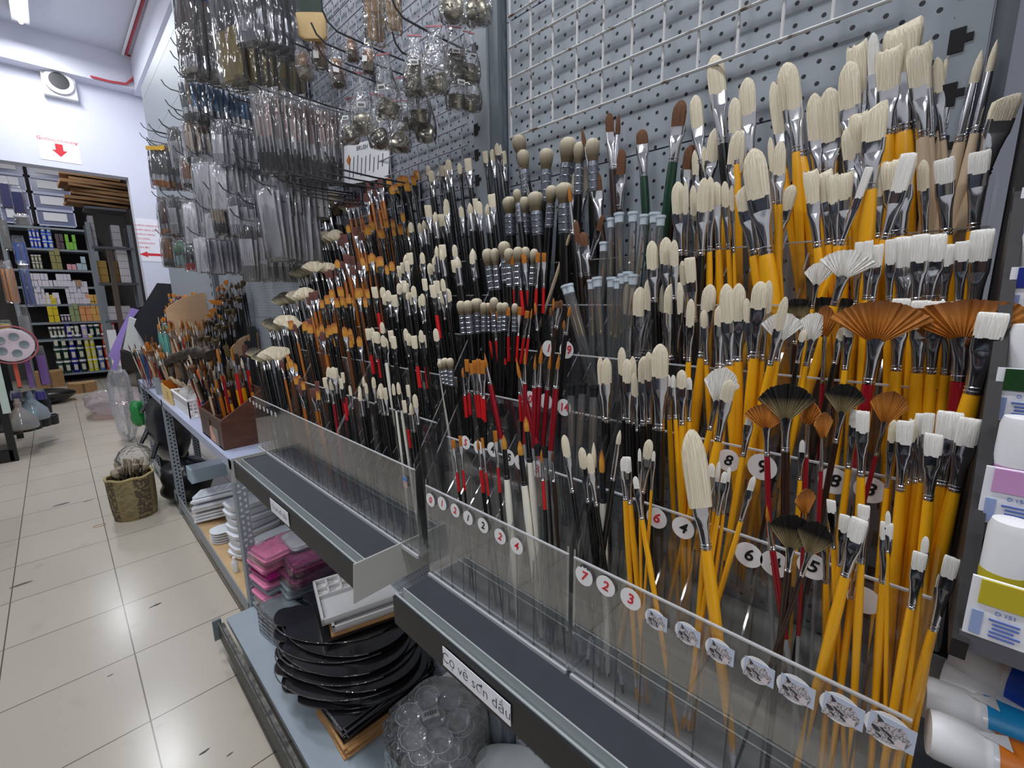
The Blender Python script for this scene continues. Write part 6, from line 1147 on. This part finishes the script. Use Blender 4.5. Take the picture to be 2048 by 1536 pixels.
# leaning posts and boards by the opening
o = MB().bar(W(218, 500, y=8.4), W(250, 700, y=8.4), .06, .05).obj('leaning_post', mat('post_brown', rgb(92, 80, 72), .6), None, False); tag(o, 'brown post leaning in front of the storage rack', 'post')
o = MB().bar(W(222, 660, y=8.2), W(236, 745, y=8.2), .09, .05).obj('white_board_strip', M_white, None, False); tag(o, 'white narrow board leaning beside the paint tubs', 'board')
# cartons on the floor
def carton(px, py, w, d, h, label, rz=0.0):
    p = W(px, py, z=0); o = thing('cardboard_box', label, 'cardboard box', (p.x, p.y+d/2, 0), rz); MB().box((0, 0, h/2), (w, d, h)).obj('body', M_card, o, False)
    MB().box((0, -d/2-.001, h/2), (.035, .002, h)).obj('tape_strip', mat('tape_brown', rgb(116, 88, 60), .5), o, False)
    for s_ in (-1, 1): MB().box((s_*w*.25, 0, h+.004), (w*.49, d, .004), (0, s_*-.06, 0)).obj('flap', mat('flap_tan', rgb(186, 148, 104), .85), o, False)
carton(168, 786, .32, .30, .15, 'brown cardboard box lying on the tiles in the aisle', .06)
carton(104, 775, .34, .4, .26, 'brown cardboard carton standing against the paint tubs', 0)
lump('dark_sack', M_blkbag, (-.28, 9.2, .1), (.3, .3, .1), 'dark sack on the floor beside the cardboard carton', 'sack', seed=21)
# bags leaning past the end of the table
def sheet_thing(name, pts, y, th, m, label, cat, slant=0.0):
    P = [W(px, py, y=y+slant*i) for i, (px, py) in enumerate(pts)]; n_ = len(P); off = Vector((.2, 1, 0)).normalized()*th
    o = MB().add([p for p in P]+[p+off for p in P], [tuple(range(n_)), tuple(range(2*n_-1, n_-1, -1))]+[(i, n_+i, n_+(i+1) % n_, (i+1) % n_) for i in range(n_)]).obj(name, m, None, True); return tag(o, label, cat)
sheet_thing('black_portfolio', [(314, 566), (346, 568), (344, 600), (318, 690), (298, 700), (268, 652), (276, 628)], 4.85, .05, mat('portfolio_black', rgb(44, 46, 50), .4), 'black portfolio case leaning at the far end of the table', 'portfolio', -.004)
sheet_thing('tote_bag', [(258, 634), (276, 640), (270, 655), (288, 690), (282, 712), (246, 698)], 5.0, .06, mat('canvas_white', rgb(222, 224, 222), .8), 'white canvas tote bag hanging beside the black portfolio', 'tote bag')
sheet_thing('purple_bag', [(262, 616), (278, 620), (255, 650), (243, 690), (240, 716), (232, 742), (222, 738), (228, 722), (216, 712), (226, 690), (238, 664)], 5.15, .03, mat('lilac_cloth', rgb(164, 140, 214), .8), 'lilac cloth bag with long strap behind the white tote', 'bag')
sheet_thing('dark_cloth', [(240, 700), (284, 716), (276, 745), (244, 738)], 4.95, .08, mat('dark_cloth', rgb(44, 38, 36), .85), 'dark cloth lump below the white tote bag', 'cloth')
sheet_thing('picture_board', [(272, 616), (288, 612), (280, 640), (266, 640)], 5.3, .02, M_black, 'small black framed panel behind the white tote', 'panel')
# ================================================================== rack on the left side of the aisle
t = thing('aisle_rack', 'black framed display rack at the left edge of the aisle', 'rack', (-.72, 6.45, 0))
for y in (-.5, .5): MB().box((.28, y, 1.5), (.05, .05, 3.0)).obj('upright', M_black, t, False); MB().box((-.28, y, 1.5), (.05, .05, 3.0)).obj('upright', M_black, t, False)
MB().box((0, -.5, .06), (.56, .05, .10)).obj('foot_rail', M_black, t, False); MB().box((0, 0, 1.45), (.02, .96, 2.7)).obj('back_mesh', mat('rack_back', rgb(70, 84, 74), .6), t, False)
MB().box((.30, -.54, .95), (.05, .008, 1.0)).obj('pale_strip', mat('pale_green', rgb(200, 216, 206), .5), t, False)
for z in (.28, .62): MB().box((0, 0, z), (.54, .98, .02)).obj('shelf_plate', M_black, t, False)
YL = 6.15
def pxbag(name, px0, px1, py0, py1, y, label, cat, parts, group=None):
    a = W(px0, py0, y=y); b_ = W(px1, py1, y=y); w = abs(b_.x-a.x); h = a.z-b_.z; o = thing(name, label, cat, ((a.x+b_.x)/2, y, b_.z), R_.uniform(-.1, .1), group)
    parts(o, w, h); MB().loft([(0, w*.48, .01, 5, 0), (h*.05, w*.52, .035, 3, 0), (h*.7, w*.5, .035, 3, 0), (h*.95, w*.42, .012, 4, 0), (h, w*.4, .004, 5, 0)], 20, jit=.05, rnd=R_).obj('bag', M_bag, o); return o
def rolls(cols, n=3, r=.4):
    def f(o, w, h):
        for k in range(n): MB().lathe([(w/n*r, h*.06), (w/n*r, h*.8)], 12, c=((k-(n-1)/2)*w/n, 0, 0)).obj('roll', cols[k % len(cols)], o)
    return f
def plates(cols, n=4):
    def f(o, w, h):
        for k in range(n): q = MB().box((0, 0, h*.4), (w*.8, .006, h*.7)).obj('plate', cols[k % len(cols)], o, False); q.location = (0, .02*(k-n/2), 0)
    return f
cm = lambda n_, *c: mat(n_, rgb(*c), .45)
OR_, BL, NV, VI, CO, TE = cm('roll_orange', 214, 140, 56), cm('roll_blue', 58, 90, 168), cm('pack_navy', 40, 42, 92), cm('pack_violet', 128, 92, 160), cm('pack_coral', 224, 96, 74), cm('pack_teal', 40, 100, 110)
pxbag('hanging_bag', -6, 42, 520, 606, YL, 'clear bag with three orange rolls hanging on the left rack', 'bag of rolls', rolls([OR_], 3))
pxbag('hanging_bag', 32, 74, 520, 614, YL+.15, 'clear bag with two blue rolls beside the orange ones', 'bag of rolls', rolls([BL], 2))
pxbag('hanging_bag', 20, 60, 470, 530, YL+.3, 'blue crumpled bag above the blue rolls', 'bag', plates([BL, NV], 3))
pxbag('hanging_bag', -8, 30, 350, 420, YL, 'bag of navy packs at the upper left edge', 'bag', plates([NV, TE, NV], 4)); pxbag('hanging_bag', 18, 56, 370, 430, YL+.2, 'bag of navy and orange packs slanting at the upper left', 'bag', plates([NV, OR_, NV], 4))
pxbag('hanging_bag', -8, 26, 420, 500, YL+.1, 'clear bag of grey and teal sheets under the navy packs', 'bag', plates([cm('pack_grey', 120, 116, 112), TE], 3)); pxbag('hanging_bag', 24, 66, 428, 452, YL+.25, 'grey flat bag under the slanting packs', 'bag', plates([cm('pack_taupe', 130, 120, 118)], 2))
pxbag('hanging_bag', 30, 72, 612, 690, YL+.3, 'empty grey plastic bag under the blue rolls', 'bag', plates([cm('pack_clear', 170, 166, 166)], 1))
pxbag('hanging_bag', 18, 46, 700, 776, YL+.05, 'clear bag of coral red plates at the left', 'bag of plates', plates([CO, cm('pack_wine', 110, 50, 60), CO], 5)); pxbag('hanging_bag', 40, 72, 690, 776, YL+.15, 'clear bag of coral and violet plates', 'bag of plates', plates([VI, CO, VI], 5)); pxbag('hanging_bag', 66, 104, 692, 770, YL+.3, 'clear bag of violet plates, rightmost on the left rack', 'bag of plates', plates([VI, cm('pack_dusk', 90, 70, 96)], 5))
p = W(22, 690, y=YL-.05); o = thing('flower_tray', 'white round flower tray in a red ringed bag on the left rack', 'tray', p); o.rotation_euler = (PI/2, 0, .2)
MB().lathe([(.145, 0), (.15, .01), (.13, .016), (.1, .008), (0, .006)], 36).obj('plate', cm('pale_pink', 232, 214, 220), o)
for k in range(5): a = 2*PI*k/5; MB().lathe([(.03, .012), (.034, .018), (.02, .0125)], 16, c=(.08*math.cos(a), .08*math.sin(a), 0)).obj('well', M_gry, o)
MB().tube([(.17*math.cos(a), .17*math.sin(a), 0) for a in [2*PI*k/36 for k in range(37)]], .008, 8).obj('red_ring', cm('ring_red', 176, 92, 100), o)
pxbag('hanging_bag', -4, 28, 640, 668, YL+.1, 'small bag of yellow and green pieces above the flower tray', 'bag', plates([cm('bits_yellow', 206, 190, 60), cm('bits_green', 70, 130, 80)], 2))
pxbag('hanging_bag', 66, 94, 780, 798, YL+.35, 'bag of royal blue labels near the bottom of the left rack', 'bag', plates([cm('label_royal', 54, 34, 170)], 3)); pxbag('hanging_bag', 18, 46, 782, 798, YL+.1, 'bag of navy labels above the amber spray bottle', 'bag', plates([cm('label_navy', 44, 36, 120)], 2))
def spray(px, py, hpx, y, m, label):
    p = W(px, py, y=y); h = hpx*(p-CAM).dot(AX_F)/F_PX; o = thing('funnel', label, 'funnel bottle', p, 0, 'coloured funnel bottles')
    MB().lathe([(h*.36, 0), (h*.40, h*.06), (h*.36, h*.34), (h*.16, h*.6), (h*.07, h*.72), (h*.06, h*.98)], 24).obj('body', m, o); MB().lathe([(h*.085, h*.72), (h*.09, h*.86), (h*.05, h*.9)], 16).obj('collar', m, o)
spray(46, 857, 62, YL, film('amber_plastic', (.92, .66, .30), 1.2, .08, haze=.25), 'amber translucent funnel bottle on the left rack'); spray(70, 838, 58, YL+.2, film('cyan_plastic', (.25, .68, .82), 1.2, .08, haze=.25), 'cyan translucent funnel bottle behind the amber one')
for i, (px, py) in enumerate([(30, 868), (55, 862), (70, 858), (88, 852), (104, 848)]):
    p = W(px, py, y=YL+.1*i); o = MB().lathe([(.055, 0), (.06, .09), (.052, .10), (.03, .11)], 16).obj('dark_jar', M_black); o.location = p; MB().lathe([(.045, .112), (.045, .114)], 16).obj('pale_lid', M_gry, o); tag(o, 'small dark jar on the lowest hooks of the left rack, %s from left' % ORD[i], 'jar', 'small dark jars on the left rack')
p = W(92, 828, y=6.7); o = MB().lathe([(.05, 0), (.055, .1), (.05, .2), (.02, .24)], 16).obj('black_bottle', M_black); o.location = p; tag(o, 'black bottle with shine beside the cyan funnel', 'bottle')
# unseen shelving across the aisle, added for dark streaks mirrored in the ferrules, dark goods on pale boards
t = thing('unseen_added_shelving', 'unseen dark shelving across the aisle, added for dark reflections in the ferrules', 'shelf', (-1.62, 1.6, 0))
MB().box((-.26, 0, 1.2), (.02, 6.0, 2.4)).obj('back_panel', mat('opp_back', rgb(70, 72, 78), .6), t, False)
for i, z in enumerate((.15, .6, 1.05, 1.5, 1.95, 2.35)):
    MB().box((0, 0, z), (.5, 6.0, .025)).obj('shelf_board', M_post, t, False)
    if i < 5:
        for k in range(9): MB().box((.02, -2.7+.67*k, z+.16), (.4, .55, .29)).obj('packed_goods', mat('opp_goods_%d' % ((i*5+k*3) % 4), [rgb(30, 30, 34), rgb(66, 40, 36), rgb(40, 46, 60), rgb(120, 112, 100)][(i*5+k*3) % 4], .6), t, False)
for k in range(7): MB().box((.26, -3.0+1.0*k, 1.2), (.03, .05, 2.4)).obj('upright', M_black, t, False)
# ================================================================== paint tube rack at the right edge
M_rk = mat('rack_umber', rgb(22, 17, 18), .6); M_shelf = mat('rack_grey', rgb(92, 92, 98), .4)
t = thing('tube_rack', 'dark sloping display rack of paint tubes at the right edge', 'display rack', (.40, -.19, .92))
lv = [(.385, W(1905, 1195, x=.385).z), (.435, W(1950, 985, x=.435).z), (.495, W(1985, 790, x=.495).z), (.55, W(2022, 590, x=.55).z), (.60, W(2040, 430, x=.60).z)]
side = [(.382, 1.165), (.70, 1.165), (.70, 2.0), (.64, 2.0), (.60, lv[4][1]+.02), (.378, 1.18)]
for y in (-.030, -.36): MB().prism([(u-.40, v-.92) for u, v in side], -.004, .004, M=Matrix(((1, 0, 0, 0), (0, 0, 1, y+.19), (0, 1, 0, 0), (0, 0, 0, 1)))).obj('side_panel', M_rk, t, False)
MB().box((.288, -.09, 1.08), (.012, .51, 2.1)).obj('back_panel', M_rk, t, False)
cols = [[(196, 178, 40), (40, 140, 120), (30, 96, 190), (206, 70, 60)], [(206, 150, 200), (140, 52, 26), (40, 40, 60), (70, 120, 60)], [(16, 64, 20), (20, 90, 40), (120, 160, 60), (60, 60, 60)], [(20, 40, 130), (60, 90, 170), (90, 60, 140), (40, 40, 40)], [(120, 40, 40), (160, 90, 40), (200, 160, 60), (60, 60, 60)]]
M_blueink = mat('blue_print_text', rgb(96, 120, 190), .6)
for i, (x, z) in enumerate(lv):
    MB().box((x+.05-.40, 0, z-.03-.92), (.10, .32, .004)).obj('tier_shelf', M_shelf, t, False)
    MB().box((x-.003-.40, 0, z-.024-.92), (.004, .322, .012)).obj('tier_lip', M_shelf, t, False)
    lb = MB().box((x-.004-.40, 0, z+.002-.92), (.002, .32, .040)).obj('label_strip', M_paper, t, False)
    for k in range(4):
        y = .1455-.0305*k; c = cols[i][k]
        MB().box((x-.0055-.40, y, z+.0135-.92), (.001, .021, .016)).obj('colour_swatch', mat('swatch_%d_%d' % (i, k), rgb(*c), .5), t, False)
        text_mesh('D %d' % (151+i*7+k*3), .0036, M_blueink, 'label_text', t, facing((x-.0056-.40, y-.002, z+.0015-.92), (-1, 0, 0)), ext=.0001)
        for q in range(5): MB().box((x-.0055-.40, y-.002-.001*(q % 2), z-.0035-.0027*q-.92), (.0006, .013-.002*(q % 3), .0011)).obj('text_line', M_blueink, t, False)
        MB().box((x-.0055-.40, y+.0095, z-.008-.92), (.0005, .005, .016)).obj('text_block', mat('pale_blue_ink', rgb(150, 166, 210), .6), t, False)
        o = thing('paint_tube', 'small upright paint tube with %s band, tier %s, place %s' % (['yellow', 'teal', 'blue', 'red', 'pink', 'brown', 'navy', 'green', 'deep green', 'leaf green', 'lime', 'grey', 'royal blue', 'mid blue', 'violet', 'black', 'wine', 'rust', 'gold', 'charcoal'][i*4+k], ['one', 'two', 'three', 'four', 'five'][i], ['one', 'two', 'three', 'four'][k]), 'paint tube', (x+.022, -.19+y, z-.027), 0, 'small paint tubes on the rack')
        MB().lathe([(.0095, 0), (.010, .018), (.0098, .02)], 16).obj('cap', M_white, o)
        MB().lathe([(.0105, .019), (.0108, .03), (.0108, .074), (.0095, .080), (.004, .081)], 18).obj('body', M_white, o)
        MB().loft([(.024, .0111, .0111, 2, 0), (.046, .0112, .0112, 2, 0)], 18, caps=False).obj('colour_band', mat('swatch_%d_%d' % (i, k), rgb(*c), .5), o)
# large tubes lying in front of the rack
def big_tube(cap_px, to_px, x, col, label, L=.16, r=.0172):
    p = W(*cap_px, x=x); q_ = W(*to_px, z=p.z); d_ = q_-p; yaw = math.atan2(d_.x, -d_.y); o = link('large_paint_tube', None); M = Matrix.Translation(p) @ Euler((0, 0, yaw)).to_matrix().to_4x4() @ Matrix.Rotation(PI/2, 4, 'X'); o.matrix_world = M
    tag(o, label, 'paint tube', 'large lying paint tubes'); cmat = mat('band_%d_%d_%d' % col, rgb(*col), .4)
    MB().lathe([(r*.9, 0), (r*.98, .004), (r*.98, .025), (r*.92, .027), (r*.92, .029), (r, .031)], 26).obj('cap', M_white, o)
    MB().loft([(.031, r*1.02, r*1.02, 2, 0), (.11, r*1.04, r*1.0, 2, 0), (L*.85, r*1.2, r*.5, 2.3, 0), (L, r*1.35, r*.06, 4, 0)], 26).obj('body', mat('tube_white', rgb(232, 236, 242), .3, coat=.2), o)
    MB().loft([(.034, r*1.035, r*1.035, 2, 0), (.056, r*1.045, r*1.04, 2, 0)], 26, caps=False).obj('colour_band', cmat, o)
    a = MB().prism([(-.007, 0), (.007, 0), (0, .016)], 0, .0006); q = a.obj('white_triangle', M_white, o, False); q.location = (-r*.15, r*1.05, .040); q.rotation_euler = (-PI/2, 0, 0)
    text_mesh('Gouache', .016, M_ink, 'lettering', o, Matrix.Translation((-.002, r*1.07, .096)) @ Matrix.Rotation(-PI/2, 4, 'X') @ Matrix.Rotation(-PI/2, 4, 'Z'), bold=.0003)
    return o
big_tube((1856, 1462), (1985, 1516), .42, (232, 128, 40), 'large white paint tube with orange band, lowest of the pile')
big_tube((1846, 1392), (1962, 1436), .46, (30, 150, 214), 'large white paint tube with sky blue band in the pile')
big_tube((1885, 1352), (2048, 1432), .49, (225, 232, 244), 'large plain white paint tube in the middle of the pile')
big_tube((1852, 1338), (1912, 1366), .54, (30, 70, 160), 'large paint tube with dark blue band at the back')
big_tube((1912, 1300), (2044, 1368), .50, (30, 84, 206), 'large white paint tube with bright blue band on top')
o = MB().box((0, 0, 0), (.30, .33, .012)).obj('lower_tray', M_shelf, None, False); o.location = (.53, -.21, W(1856, 1462, x=.42).z-.0245); tag(o, 'grey tray under the large paint tubes', 'tray')
name_brushes()
name_small()
